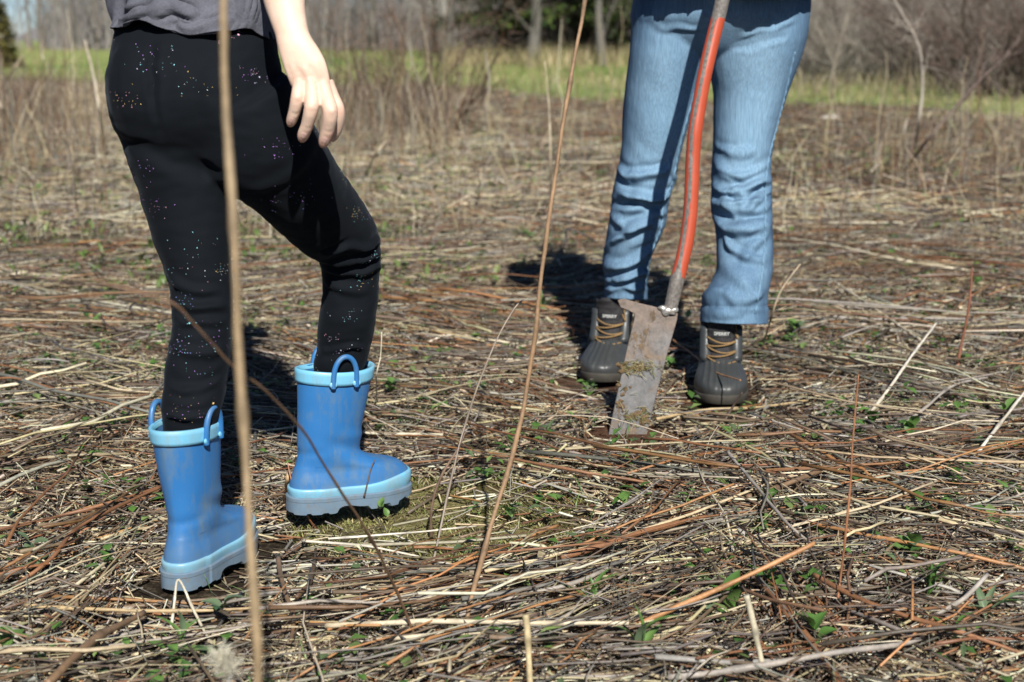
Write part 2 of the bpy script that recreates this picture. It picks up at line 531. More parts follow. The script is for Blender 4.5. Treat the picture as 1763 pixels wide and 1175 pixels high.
# ------------------------------------------------------------------ where the feet stand
def frame(phi):
    return np.array([math.cos(phi), math.sin(phi), 0]), np.array([-math.sin(phi), math.cos(phi), 0])
BS = .93
BOOT_FLAT = dict(o=G(341, 997), phi=math.radians(71), pitch=0.0, lift=.010)
BOOT_STEP = dict(o=G(566, 870, .034) * np.array([1, 1, 0]), phi=math.radians(29), pitch=math.radians(-2.0), lift=.034)
SH = 1.1
DUCK_A = dict(phi=math.radians(-96), lift=.008); fa, _ = frame(DUCK_A['phi']); DUCK_A['o'] = G(1243, 706) - fa * .185 * SH
DUCK_B = dict(phi=math.radians(-104), lift=.010); fb, _ = frame(DUCK_B['phi']); DUCK_B['o'] = G(1031, 668) - fb * .185 * SH
FEET = [(BOOT_FLAT, -.085, .175, .055), (BOOT_STEP, -.085, .175, .055), (DUCK_A, -.11, .215, .066), (DUCK_B, -.11, .215, .066)]
BLADE_Y = (2.965, 3.04)
def clear_of_feet(P, pad=.004):
    """True for polylines that do not run through a boot or the blade"""
    Q = np.concatenate([P[:, i:i + 1] * (1 - t) + P[:, i + 1:i + 2] * t for i in range(P.shape[1] - 1) for t in (0, .33, .67)] + [P[:, -1:]], 1)
    ok = np.ones(len(P), bool)
    for f, xb, xf, hw in FEET:
        a, b = frame(f['phi']); d = Q - f['o']
        x = d @ a; y = d @ b
        inside = (x > xb - pad) & (x < xf + pad) & (np.abs(y) < hw + pad) & (Q[..., 2] > f['lift'] - .012)
        ok &= ~inside.any(1)
        front_ = (x >= xf) & (x < xf + .14) & (np.abs(y) < hw + .02) & (Q[..., 2] > .016 + hgt(Q[..., 0], Q[..., 1]))
        if f in (DUCK_A, DUCK_B): ok &= ~front_.any(1)
        if f is BOOT_FLAT:
            near_ = (d[..., 0] > -.085) & (d[..., 0] < .12) & (d[..., 1] > -.24) & (d[..., 1] < .0) & (Q[..., 2] > .017 + hgt(Q[..., 0], Q[..., 1])); ok &= ~near_.any(1)
    inside = (np.abs(Q[..., 1] - 2.975) < .035) & (Q[..., 0] > .18) & (Q[..., 0] < .31)
    before = (Q[..., 1] > 2.72) & (Q[..., 1] < 2.97) & (Q[..., 0] > .17) & (Q[..., 0] < .31) & (Q[..., 2] > .005 + hgt(Q[..., 0], Q[..., 1]))
    ok &= ~(inside | before).any(1)
    return ok

# ------------------------------------------------------------------ litter of cut stalks
PAL = np.array([(.47, .39, .235), (.60, .54, .40), (.34, .31, .265), (.19, .135, .085), (.24, .11, .052), (.38, .19, .078),
                (.085, .066, .05), (.15, .108, .078), (.42, .35, .23), (.20, .108, .062), (.19, .175, .15)])
def pal(n, w):
    w = np.array(w, float); c = PAL[rng.choice(len(PAL), n, p=w / w.sum())]
    return c * (.38 + .85 * rng.beta(1.5, 1.3, (n, 1))) * rng.uniform(.94, 1.06, (n, 3))
def field_points(n, y0, y1, power, margin=.7):
    yg = np.linspace(y0, y1, 400); w = (.37 * yg + margin) * yg ** -power
    y = rng.choice(yg, n, p=w / w.sum()) + rng.uniform(-.5, .5, n) * (yg[1] - yg[0])
    x = rng.uniform(-1, 1, n) * (.37 * y + margin)
    return x, y
def swirl(x, y):
    return .22 + .55 * np.sin(1.25 * x + .6 * y + .5) * np.sin(.9 * y - .5 * x + 1.0) + .3 * np.sin(2.7 * x - 1.9 * y)
MOSS = G(768, 892)
def in_moss(x, y, r=.22):
    return ((x - MOSS[0]) / (r * 1.15)) ** 2 + ((y - MOSS[1]) / r) ** 2 < 1
def moss_hit(P):
    Q = np.concatenate([P[:, i:i + 1] * (1 - t) + P[:, i + 1:i + 2] * t for i in range(P.shape[1] - 1) for t in (0, .33, .67)] + [P[:, -1:]], 1)
    return in_moss(Q[..., 0], Q[..., 1], .235).any(1)
def lay(x, y, ang, L, r, top, bend, k=4, tilt=None):
    """polylines lying on the ground; top = how high each end may rest"""
    n = len(x); t = np.linspace(-.5, .5, k)[None, :]
    cx, cy = np.cos(ang), np.sin(ang)
    b = bend[:, None] * (t ** 2 * 4 - .5) * L[:, None] + rng.normal(0, .02, (n, k)) * L[:, None]
    px = x[:, None] + cx[:, None] * t * L[:, None] - cy[:, None] * b
    py = y[:, None] + cy[:, None] * t * L[:, None] + cx[:, None] * b
    e0, e1 = rng.uniform(0, 1, n) ** 1.5 * top, rng.uniform(0, 1, n) ** 1.5 * top
    pz = hgt(px, py) + r[:, None] + e0[:, None] * (.5 - t) + e1[:, None] * (.5 + t) + rng.normal(0, .08, (n, k)) * top[:, None] * .5
    return np.stack([px, py, np.maximum(pz, hgt(px, py) + .001)], -1)

acc = Acc()
# fine chips
n = 84000
x, y = field_points(n, 1.35, 7.0, 1.7)
L = rng.uniform(.012, .07, n) * (1 + .12 * y); r = rng.uniform(.0007, .0021, n) * (1 + .10 * y)
ang = rng.uniform(0, PI, n)
P = lay(x, y, ang, L, r, np.full(n, .018), rng.normal(0, .1, n), 2)
C = np.minimum(pal(n, [5, 5, 4, 3, .5, .3, 3, 3, 6, 1, 3]) * 1.22, .75)
cm = np.sin(9 * x + 3 * y) * np.sin(8 * y - 4 * x) + .6 * np.sin(21 * x - 5 * y) * np.sin(17 * y + 6 * x) + rng.normal(0, .3, n)
k = clear_of_feet(P) & ~(in_moss(x, y) & (rng.random(n) < .85)) & (cm > -.22)
acc.add_sticks(P[k], np.repeat(r[k, None], 2, 1), C[k], 3, False)
# long cut stalks, near
n = 27000
x, y = field_points(n, 1.3, 7.0, 1.25)
L = np.clip(rng.lognormal(-1.75, .65, n), .05, .95); r = np.clip(rng.lognormal(-6.68, .45, n), .0007, .0043)
ang = np.where(rng.random(n) < .55, rng.uniform(0, PI, n), swirl(x, y) + rng.normal(0, .5, n))
top = rng.uniform(.008, .075, n)
P = lay(x, y, ang, L, r, top, rng.normal(0, .05, n), 4)
C = pal(n, [4, 2.5, 5, 4.5, 1.8, .9, 4, 5, 4, 2.6, 4])
k = clear_of_feet(P) & ~(moss_hit(P) & (rng.random(n) < .93))
Rr = r[:, None] * np.linspace(1.1, .72, 4)[None]
kt = k & (r < .0014); k = k & ~kt
acc.add_sticks(P[kt], Rr[kt], C[kt], 3, False)
acc.add_sticks(P[k], Rr[k], C[k], 4)
# bundles raked into swaths
def bundle(cx, cy, ang, length, m, width, warm):
    x = cx + rng.normal(0, 1, m) * length * .22 * math.cos(ang) - rng.normal(0, width, m) * math.sin(ang)
    y = cy + rng.normal(0, 1, m) * length * .22 * math.sin(ang) + rng.normal(0, width, m) * math.cos(ang)
    L = rng.uniform(.45, 1.1, m) * length; r = np.clip(rng.lognormal(-6.38, .42, m), .0010, .0044)
    P = lay(x, y, ang + rng.normal(0, .17, m), L, r, rng.uniform(.02, .10, m), rng.normal(0, .05, m), 5)
    w = [2, 1.2, 2, 4.5, 5, 2.8, 2, 4.5, 2, 4.5, 1.6] if warm else [2.5, 1.8, 5, 4, 1, .6, 2.5, 4, 3, 1.5, 4.5]
    C = pal(m, w); k = clear_of_feet(P) & ~moss_hit(P)
    if k.any(): acc.add_sticks(P[k], (r[:, None] * np.linspace(1.1, .75, 5)[None])[k], C[k], 4)
def px_bundle(u0, v0, u1, v1, m, width, warm):
    m = int(m * 1.5)
    a, b = G(u0, v0), G(u1, v1); d = b - a
    bundle(*((a + b) / 2)[:2], math.atan2(d[1], d[0]), np.linalg.norm(d), m, width, warm)
for args in [(880, 790, 1340, 880, 46, .035, True), (560, 1010, 1240, 890, 60, .05, True), (480, 1085, 1000, 985, 36, .04, True),
             (1280, 985, 1450, 1160, 34, .035, True), (1180, 860, 1763, 770, 38, .045, True), (1330, 900, 1763, 1010, 30, .05, True),
             (0, 1060, 430, 1040, 26, .035, True), (30, 1020, 290, 840, 22, .03, True), (60, 1175, 330, 990, 32, .05, True),
             (560, 1175, 1100, 1020, 40, .06, False), (1400, 790, 1763, 900, 30, .06, False), (1250, 800, 1420, 960, 16, .03, False),
             (0, 740, 260, 690, 30, .06, False), (0, 850, 240, 760, 34, .06, False), (700, 560, 960, 600, 40, .05, True),
             (660, 520, 1000, 545, 40, .06, True), (760, 640, 1000, 790, 26, .05, True), (1340, 560, 1763, 590, 50, .07, False),
             (1340, 640, 1763, 720, 36, .08, False), (1380, 440, 1763, 500, 50, .12, True), (0, 520, 290, 560, 46, .1, False),
             (0, 470, 280, 430, 46, .12, True), (420, 480, 900, 440, 60, .15, False), (1150, 690, 1200, 640, 14, .02, True),
             (1420, 1175, 1763, 1080, 30, .05, True), (900, 1140, 1300, 1090, 24, .04, False), (660, 360, 1040, 350, 40, .15, False)]:
    px_bundle(*args)
for _ in range(150):
    x, y = field_points(1, 2.6, 8.5, .9)
    a = swirl(x, y)[0] * .8 + random.gauss(0, .35)
    bundle(x[0], y[0], a, random.uniform(.4, .9), random.randint(8, 22), .05, random.random() < .5)
tag(obj('stalk_litter', acc.mesh('stalk_litter'), M['litter']), kind='stuff')

# farther litter, coarser
acc = Acc()
n = 72000
x, y = field_points(n, 6.2, 24, .75, 1.5)
k = (y + x) < 21 + 5 * np.sin(x * .7) * np.sin(y * .5 + 1)
x, y = x[k], y[k]; n = len(x)
L = np.clip(rng.lognormal(-1.65, .55, n), .06, .8); r = rng.uniform(.0013, .0033, n) * (1 + .045 * y)
warm = np.sin(x * .5 + .9 * y + 2) * np.sin(.7 * y - .3 * x) + .35 * np.sin(2.2 * y + x) + rng.normal(0, .5, n) + np.clip(x * .28, -.5, .8)
ang = np.where(rng.random(n) < .5, rng.uniform(0, PI, n), swirl(x, y) * .8 + rng.normal(0, .45, n))
P = lay(x, y, ang, L, r, rng.uniform(.01, .12, n), rng.normal(0, .08, n), 3)
C = np.where(warm > 0.2, .92, 1.22)[:, None] * np.where((warm > 0.2)[:, None], pal(n, [2, .8, 1.6, 4.5, 2.6, .8, 3.5, 5, 2, 4, 1.6]), pal(n, [6, 5, 5, 3, .5, .3, 2, 2, 6, 1, 3]))
acc.add_sticks(P, np.repeat(r[:, None], 3, 1), C, 3, False)
tag(obj('field_litter', acc.mesh('field_litter'), M['litter']), kind='stuff')

# standing dead weeds in the field (uncountable)
acc = Acc()
def standing(n, x, y, h, r, lean, C, k=4):
    t = np.linspace(0, 1, k)[None, :]
    a = rng.uniform(0, 2 * PI, n); l = np.abs(rng.normal(0, lean, n)) * h
    cur = t ** 1.6
    P = np.stack([x[:, None] + np.cos(a)[:, None] * l[:, None] * cur, y[:, None] + np.sin(a)[:, None] * l[:, None] * cur,
                  hgt(x, y)[:, None] + h[:, None] * t * (1 - .12 * t)], -1)
    P[:, 1:, :2] += rng.normal(0, .02, (n, k - 1, 2)) * h[:, None, None]
    acc.add_sticks(P, r[:, None] * np.linspace(1, .45, k)[None], C, 3, False)
n = 6500; x, y = field_points(n, 5.5, 24, .8, 1.5)
standing(n, x, y, rng.uniform(.08, .42, n), rng.uniform(.0012, .0028, n), .4, pal(n, [5, 3, 3, 4, 2, .5, 2, 4, 4, 2, 1]))
for (u0, u1, d0, d1, h0, h1, n) in [(-60, 190, 8, 17, .25, .75, 700), (540, 780, 9.5, 15, .2, .6, 900), (1500, 1800, 8, 13, .1, .45, 450), (780, 1060, 9, 16, .1, .3, 300)]:
    y = rng.uniform(d0, d1, n); x = (rng.uniform(u0, u1, n) - CU) / FPX * y
    standing(n, x, y, rng.uniform(h0, h1, n), rng.uniform(.0012, .003, n), .35, pal(n, [3, 2, 3, 4, 2, .4, 3, 5, 3, 3, 1]))
for (u0, u1, d0, d1, n) in [(-80, 190, 9, 15, 70), (560, 780, 10, 14, 80), (780, 1060, 11, 16, 24), (1400, 1763, 9, 14, 30)]:
    y = rng.uniform(d0, d1, n); x = (rng.uniform(u0, u1, n) - CU) / FPX * y
    standing(n, x, y, rng.uniform(.5, 1.25, n), rng.uniform(.0025, .0055, n), .18, pal(n, [4, 3, 3, 4, 2, .4, 2, 5, 3, 3, 1]), 6)
n = 2200; x, y = field_points(n, 1.8, 6.5, 1.0)
k = np.ones(n, bool)
for f, xb, xf, hw in FEET: k &= (np.hypot(x - f['o'][0], y - f['o'][1]) > .3)
x, y = x[k], y[k]; n = len(x)
standing(n, x, y, rng.uniform(.015, .09, n) * rng.uniform(.5, 1.2, n), rng.uniform(.0006, .0015, n), .8, pal(n, [4, 3, 2, 3, 3, 1, 1, 3, 4, 3, 1]))
tag(obj('dry_weeds', acc.mesh('dry_weeds'), M['litter']), kind='stuff')

# ------------------------------------------------------------------ green ground cover, moss, grass
def leaves_np(x, y, z, L, Wd, az, el, C):
    """small folded leaves: 6 verts, 4 tris as 2 quads per leaf"""
    n = len(x)
    d = np.stack([np.cos(az) * np.cos(el), np.sin(az) * np.cos(el), np.sin(el)], -1)
    s = np.stack([-np.sin(az), np.cos(az), np.zeros(n)], -1); u = np.cross(d, s)
    o = np.stack([x, y, z], -1); L = L[:, None]; Wd = Wd[:, None]
    v0 = o; v1 = o + d * L * .45 + s * Wd + u * Wd * .35; v2 = o + d * L - u * L * .12; v3 = o + d * L * .45 - s * Wd + u * Wd * .35; v4 = o + d * L * .5
    V = np.stack([v0, v1, v2, v3, v4], 1).reshape(-1, 3)
    b = np.arange(n)[:, None] * 5
    F = np.concatenate([b + np.array([[0, 1, 2, 4]]), b + np.array([[0, 4, 2, 3]])])
    return V, F, np.repeat(C, 5, 0)
acc = Acc()
GREEN = np.array([(.075, .16, .032), (.11, .21, .05), (.055, .12, .03), (.16, .23, .075), (.10, .15, .07)])
n = 2100; cx, cy = field_points(n, 1.5, 13, .9)
cnt = rng.integers(2, 11, n); X = np.repeat(cx, cnt); Y = np.repeat(cy, cnt); m = len(X)
X += rng.normal(0, .018, m); Y += rng.normal(0, .018, m)
V, F, C = leaves_np(X, Y, hgt(X, Y) + rng.uniform(.006, .045, m), rng.uniform(.012, .032, m) * (1 + .07 * Y), rng.uniform(.0035, .010, m) * (1 + .07 * Y), rng.uniform(0, 2 * PI, m), rng.uniform(-.1, .7, m),
                    GREEN[rng.integers(0, 5, m)] * rng.uniform(.8, 1.2, (m, 1)))
k = np.ones(m, bool)
for f, xb, xf, hw in FEET: k &= np.hypot(X - f['o'][0], Y - f['o'][1]) > .22
k &= np.hypot(X - .245, Y - 2.9) > .11
kk = np.repeat(k, 5)
F = F[kk[F[:, 0]]]
acc.add(V, F, C)
# olive low growth farther out
n = 1300; cx, cy = field_points(n, 4.5, 17, .6, 1.2); kk = (np.sin(cx * .9 + .5) * np.sin(cy * .8) - .12 * cx) > -.25; cx, cy = cx[kk], cy[kk]; n = len(cx)
cnt = rng.integers(4, 12, n); X = np.repeat(cx, cnt) + rng.normal(0, .05, cnt.sum()); Y = np.repeat(cy, cnt) + rng.normal(0, .07, cnt.sum()); m = len(X)
V, F, C = leaves_np(X, Y, hgt(X, Y) + rng.uniform(.01, .09, m), rng.uniform(.025, .06, m), rng.uniform(.006, .014, m), rng.uniform(0, 2 * PI, m), rng.uniform(0, 1.1, m),
                    np.array([(.14, .19, .06), (.20, .23, .09), (.11, .17, .045)])[rng.integers(0, 3, m)] * rng.uniform(.8, 1.2, (m, 1)))
acc.add(V, F, C)
# grass blades among the stalks
n = 2600; x, y = field_points(n, 1.5, 10, 1.0)
V, F, C = leaves_np(x, y, hgt(x, y), rng.uniform(.025, .075, n), rng.uniform(.0008, .0017, n), rng.uniform(0, 2 * PI, n), rng.uniform(.3, 1.2, n), GREEN[rng.integers(0, 5, n)] * rng.uniform(.8, 1.3, (n, 1)))
acc.add(V, F, C)
tag(obj('ground_cover', acc.mesh('ground_cover', False), M['leaf']), kind='stuff')
# curled dead leaf flakes in the litter
acc = Acc()
n = 5200; x, y = field_points(n, 1.5, 8, 1.3)
V, F, C = leaves_np(x, y, hgt(x, y) + rng.uniform(.002, .035, n), rng.uniform(.010, .034, n), rng.uniform(.002, .008, n), rng.uniform(0, 2 * PI, n), rng.normal(0, .45, n), pal(n, [5, 4, 3, 3, .6, .2, 2, 3, 5, 1, 2]))
k = ~in_moss(x, y)
for f, xb, xf, hw in FEET: k &= np.hypot(x - f['o'][0], y - f['o'][1]) > .22
F = F[np.repeat(k, 5)[F[:, 0]]]
acc.add(V, F, C)
tag(obj('dead_leaves', acc.mesh('dead_leaves', False), M['litter']), kind='stuff')
# moss cushion on the bare patch
acc = Acc()
n = 12000; a = rng.uniform(0, 2 * PI, n); q = np.sqrt(rng.uniform(0, 1, n))
x = MOSS[0] + np.cos(a) * q * .30; y = MOSS[1] + np.sin(a) * q * .25
keep = np.sin(x * 40) * np.sin(y * 37) + rng.normal(0, .5, n) > -.2
x, y = x[keep], y[keep]; n = len(x)
V, F, C = leaves_np(x, y, hgt(x, y) + .001, rng.uniform(.006, .02, n), rng.uniform(.0007, .0016, n), rng.uniform(0, 2 * PI, n), rng.uniform(.05, 1.0, n),
                    np.array([(.34, .32, .12), (.22, .25, .07), (.44, .39, .21), (.16, .12, .07)])[rng.integers(0, 4, n)] * rng.uniform(.8, 1.25, (n, 1)))
acc.add(V, F, C)
tag(obj('moss', acc.mesh('moss', False), M['leaf']), kind='stuff')
# meadow grass beyond the mown patch
acc = Acc()
n = 30000
y = rng.uniform(16, 75, n) ; x = rng.uniform(-1, 1, n) * (.40 * y + 2)
k = (y + x > 19 + 3 * np.sin(x * .8) * np.sin(y * .6)) & (y + 1.5 * x < 60)
x, y = x[k], y[k]; n = len(x)
g = (np.sin(.35 * x + .1 * y) * np.sin(.22 * y + 1) + rng.normal(0, .6, n))[:, None]
C = np.where(g > .25, np.array([[.40, .36, .18]]), np.array([[.18, .27, .07]])) * rng.uniform(.75, 1.25, (n, 1))
V, F, C = leaves_np(x, y, np.zeros(n), rng.uniform(.08, .22, n), rng.uniform(.006, .012, n), rng.uniform(0, 2 * PI, n), rng.uniform(.5, 1.4, n), C)
acc.add(V, F, C)
tag(obj('meadow_grass', acc.mesh('meadow_grass', False), M['grass']), kind='stuff')
acc = Acc()
def tall(n, u0, u1, d0, d1, h0, h1, cols):
    y = rng.uniform(d0, d1, n); x = (rng.uniform(u0, u1, n) - CU) / FPX * y
    cl = np.sin(x * 1.7 + y) * np.sin(y * .9 - x) + rng.normal(0, .5, n); k = cl > -.3
    x, y = x[k], y[k]; m = len(x)
    V, F, C = leaves_np(x, y, np.zeros(m), rng.uniform(h0, h1, m), rng.uniform(.006, .013, m), rng.uniform(0, 2 * PI, m), rng.uniform(.9, 1.5, m), np.array(cols)[rng.integers(0, len(cols), m)] * rng.uniform(.7, 1.2, (m, 1)))
    acc.add(V, F, C)
TAN = [(.42, .34, .19), (.34, .27, .14), (.5, .42, .26), (.25, .25, .1)]
tall(5200, 770, 1420, 32, 46, .3, .8, TAN)
tall(1300, 40, 800, 60, 85, .2, .5, TAN)
tall(1500, 1350, 1900, 20, 25, .15, .45, [(.36, .32, .19), (.27, .25, .13), (.42, .36, .24), (.3, .24, .16)])
tall(500, 780, 1100, 22, 30, .12, .35, TAN)
tag(obj('tall_grass', acc.mesh('tall_grass', False), M['grass']), kind='stuff')

# ------------------------------------------------------------------ trees, thickets, far brush
def branches(acc, starts, dirs, lens, rads, col, k=5, up=.25, wob=.12, sides=3):
    n = len(starts); t = np.linspace(0, 1, k)[None, :, None]
    w = np.cumsum(rng.normal(0, wob, (n, k, 3)), 1) * lens[:, None, None] / k; w[:, 0] = 0
    P = starts[:, None] + dirs[:, None] * lens[:, None, None] * t + w + np.array([0, 0, 1.0]) * (up * lens)[:, None, None] * t ** 2
    acc.add_sticks(P, rads[:, None] * np.linspace(1, .3, k)[None], np.asarray(col)[None] * rng.uniform(.75, 1.25, (n, 1)), sides, False)
    return P
def sub(P, m, lo=.25):
    """m start points and directions along the given branches"""
    n, k, _ = P.shape; i = rng.integers(0, n, m); f = rng.uniform(lo, 1, m) * (k - 1.001); j = f.astype(int); f = (f - j)[:, None]
    s = P[i, j] * (1 - f) + P[i, j + 1] * f; d = norm(P[i, j + 1] - P[i, j]); return s, norm(d + rng.normal(0, .55, (m, 3))), i
def bare_tree_meshes(h, r, col, lowlimbs):
    a = Acc(); k = 9; t = np.linspace(0, 1, k)
    P = np.stack([np.cumsum(rng.normal(0, .02, k)) * h * .3, np.cumsum(rng.normal(0, .02, k)) * h * .3, h * t - .15], -1); P[0, :2] = 0
    R = r * (1 - .8 * t); R[0] *= 1.35
    a.add_sticks(P[None], R[None], np.array([col]), 9, False)
    tr = a.mesh('trunk')
    b = Acc(); n = 30 + lowlimbs
    z = np.concatenate([rng.uniform(.22, .97, 30), rng.uniform(.05, .2, lowlimbs)]) * (k - 1); j = z.astype(int); f = (z - j)[:, None]
    s = P[j] * (1 - f) + P[np.minimum(j + 1, k - 1)] * f
    az = rng.uniform(0, 2 * PI, n); d = norm(np.stack([np.cos(az), np.sin(az), rng.uniform(.1, .9, n)], -1))
    L = h * rng.uniform(.14, .3, n) * np.where(z < .2 * k, .6, 1)
    B1 = branches(b, s, d, L, r * rng.uniform(.12, .3, n), col)
    s, d, i = sub(B1, 190); B2 = branches(b, s, d, L[i] * rng.uniform(.25, .6, 190), np.full(190, r * .07), np.array(col) * .9)
    s, d, i = sub(B2, 520); branches(b, s, d, rng.uniform(.2, .6, 520) * h * .06, np.full(520, r * .03), np.array(col) * .85, 3)
    return tr, b.mesh('crown')
def place(root, x, y, s, rz):
    root.location = (x, y, 0); root.rotation_euler = (0, 0, rz); root.scale = (s, s, s)
def tree_proto(name, label, cat, group, parts):
    root = empty(name, (0, 0, 0), label, cat, group)
    for nm, me, mt in parts:
        c = obj(nm, me, mt, root, local=True)
        if nm in ('twigs', 'branch', 'crown', 'foliage', 'stems'): c['kind'] = 'stuff'
    return root
def ux(u, Y): return (u - CU) / FPX * Y

BARE = 'grey leafless tree in the far wood behind the meadow'
protos = []
for q in range(4):
    tr, cr = bare_tree_meshes(rng.uniform(10, 14), [.12, .17, .22, .15][q], [(.22, .2, .18), (.18, .16, .14), (.25, .235, .21), (.15, .13, .12)][q], [6, 3, 10, 5][q])
    protos.append(tree_proto('bare_tree', BARE, 'tree', 'bare trees of the far wood', [('trunk', tr, M['wood']), ('crown', cr, M['wood'])]))
spots = [(ux(u, d), d) for u, d in [(66, 96), (92, 84), (118, 92), (138, 80), (160, 88), (184, 82), (208, 95), (240, 86), (300, 90), (360, 84), (430, 92),
         (492, 78), (516, 88), (540, 74), (566, 86), (590, 70), (622, 82), (652, 76), (676, 90), (700, 70), (724, 84), (744, 66), (772, 62), (800, 74), (830, 80), (866, 82),
         (1004, 84), (1090, 76), (1160, 80), (1215, 72), (1300, 70), (1420, 46), (1480, 50), (1560, 42), (1640, 48), (1720, 40), (1800, 46), (-30, 100), (-120, 90), (-210, 84)]]
for i, (x, y) in enumerate(spots):
    o = protos[i] if i < 4 else copy_tree(protos[i % 4])
    place(o, x, y, random.uniform(.8, 1.2), random.uniform(0, 6.28))

# thick pale trunks standing in front of the evergreens
for u, d, r, lab in [(768, 47, .13, 'thick grey tree trunk standing just left of the dark evergreens'), (914, 38, .15, 'pale grey trunk in front of the green evergreen boughs'),
                     (1036, 40, .12, 'slim pale trunk at the right side of the dark evergreens')]:
    tr, cr = bare_tree_meshes(11, r, (.135, .125, .11), 4)
    o = tree_proto('bare_tree', lab, 'tree', None, [('trunk', tr, M['wood']), ('crown', cr, M['wood'])]); place(o, ux(u, d), d, 1, random.uniform(0, 6))

def evergreen_meshes(h, r, crown_r, low, cols=((.035, .065, .02), (.06, .10, .025), (.11, .15, .035))):
    a = Acc(); a.add_sticks(np.array([[[0, 0, -.1], [0.03, 0, h * .5], [0, 0, h]]]), np.array([[r, r * .6, .02]]), np.array([(.12, .09, .07)]), 8, False)
    tr = a.mesh('trunk'); b = Acc(); n = 150
    z = low + (h - low) * rng.uniform(0, 1, n) ** 1.5; az = rng.uniform(0, 2 * PI, n)
    L = crown_r * (1 - (z - low) / (h - low)) ** .8 * rng.uniform(.65, 1.1, n) + .2
    d = norm(np.stack([np.cos(az), np.sin(az), np.full(n, -.05)], -1))
    P = branches(b, np.stack([np.zeros(n), np.zeros(n), z], -1), d, L, np.full(n, .025), (.10, .08, .06), 6, -.12)
    nd = 110; az = rng.uniform(0, 2 * PI, nd); zd = rng.uniform(.1, low + .5, nd)
    D = branches(b, np.stack([np.zeros(nd), np.zeros(nd), zd], -1), norm(np.stack([np.cos(az), np.sin(az), np.full(nd, .0)], -1)), rng.uniform(.5, 1, nd) * crown_r * .8, np.full(nd, .02), (.045, .037, .032), 5, -.15)
    s, dd, i = sub(D, 700, .15); branches(b, s, dd, rng.uniform(.3, .9, 700), np.full(700, .009), (.04, .034, .03), 3, -.1)
    s, dd, i = sub(P, 6000, .22); m = 6000
    s = s + rng.normal(0, .07, (m, 3))
    V, F, C = leaves_np(s[:, 0], s[:, 1], s[:, 2], rng.uniform(.16, .38, m), rng.uniform(.03, .08, m), np.arctan2(dd[:, 1], dd[:, 0]), rng.uniform(-.5, .35, m),
                        np.array(cols)[rng.integers(0, 3, m)])
    c = Acc(); c.add(V, F, C)
    return tr, b.mesh('branches'), c.mesh('needles', False)
et = evergreen_meshes(9, .16, 3.2, 1.45)
for i, (u, d, s, lab) in enumerate([(868, 50, .95, 'dark evergreen tree at the left of the evergreen clump'), (965, 44, 1.0, 'yellow green evergreen boughs hanging in the middle of the clump'),
                                  (1060, 47, 1.0, 'dark evergreen tree right behind the jeans'), (1010, 55, 1.15, 'evergreen farthest back in the dark clump'), (915, 53, 1.05, 'evergreen behind the pale grey trunk'), (1110, 52, 1.1, 'evergreen hidden behind the jeans at the right of the clump'), (985, 62, 1.1, 'dark evergreen filling the gap at the back of the clump')]):
    o = tree_proto('evergreen_tree', lab, 'tree', None, [('trunk', et[0], M['wood']), ('branch', et[1], M['wood']), ('foliage', et[2], M['needles'])])
    place(o, ux(u, d), d, s, i * 1.7)
eg2 = evergreen_meshes(3.4, .07, 1.0, .25, ((.10, .095, .025), (.15, .135, .035), (.19, .165, .05)))
o = tree_proto('juniper_bush', 'olive green juniper bush at the left end of the meadow', 'bush', None, [('trunk', eg2[0], M['wood']), ('branch', eg2[1], M['wood']), ('foliage', eg2[2], M['needles'])])
place(o, ux(14, 38), 38, .52, 0)

def bush_meshes(ns, nt, h, base, spread, col, tw, k=6):
    a = Acc(); az = rng.uniform(0, 2 * PI, ns); rr = np.sqrt(rng.uniform(0, 1, ns)) * base
    s = np.stack([np.cos(az) * rr, np.sin(az) * rr, np.full(ns, -.05)], -1)
    a2 = az + rng.normal(0, .9, ns); d = norm(np.stack([np.cos(a2) * spread, np.sin(a2) * spread, np.ones(ns)], -1) + rng.normal(0, .15, (ns, 3)))
    L = h * rng.uniform(.45, 1.15, ns); P = branches(a, s, d, L, rng.uniform(.006, .017, ns) * h / 2.2, col, k, -.28, .22)
    st = a.mesh('stems'); b = Acc()
    s, d, i = sub(P, nt, .2); Q = branches(b, s, d, rng.uniform(.12, .5, nt) * h * .35, np.full(nt, .004 * h / 2.2), tw, 4, -.05, .3)
    s, d, i = sub(Q, nt, .2); branches(b, s, d, rng.uniform(.05, .2, nt) * h * .3, np.full(nt, .0026 * h / 2.2), tw, 3, 0, .3)
    return st, b.mesh('twigs')
BR = [bush_meshes(130, 900, 3.0, 1.0, .55, (.25, .225, .2), (.215, .19, .16)), bush_meshes(120, 900, 3.2, .9, .7, (.15, .13, .11), (.175, .145, .12)),
      bush_meshes(110, 850, 2.5, 1.0, .6, (.30, .275, .23), (.26, .23, .2))]
GREY = 'grey tangled leafless bramble thicket along the right edge of the meadow'
first = {}
for i, (u, d, s) in enumerate([(1418, 25.5, .8), (1465, 27, 1.0), (1510, 25, .75), (1555, 27, 1.05), (1600, 24.5, .85), (1645, 26, 1.0), (1690, 24, .9), (1735, 25, 1.05), (1785, 23, .95), (1840, 25, 1.1),
                             (1440, 32, 1.15), (1530, 33, 1.2), (1625, 31, 1.2), (1715, 30, 1.2), (1400, 36, 1.0), (1810, 30, 1.2), (1900, 26, 1.1), (1340, 40, .9)]):
    v = i % 3
    if v not in first:
        first[v] = o = tree_proto('bramble_thicket', GREY, 'thicket', 'bramble thickets at the right', [('stems', BR[v][0], M['wood']), ('twigs', BR[v][1], M['wood'])])
    else: o = copy_tree(first[v])
    place(o, ux(u, d), d, s * .95, random.uniform(0, 6.28))
RB = bush_meshes(60, 900, 3.2, .8, .7, (.10, .075, .065), (.135, .095, .08))
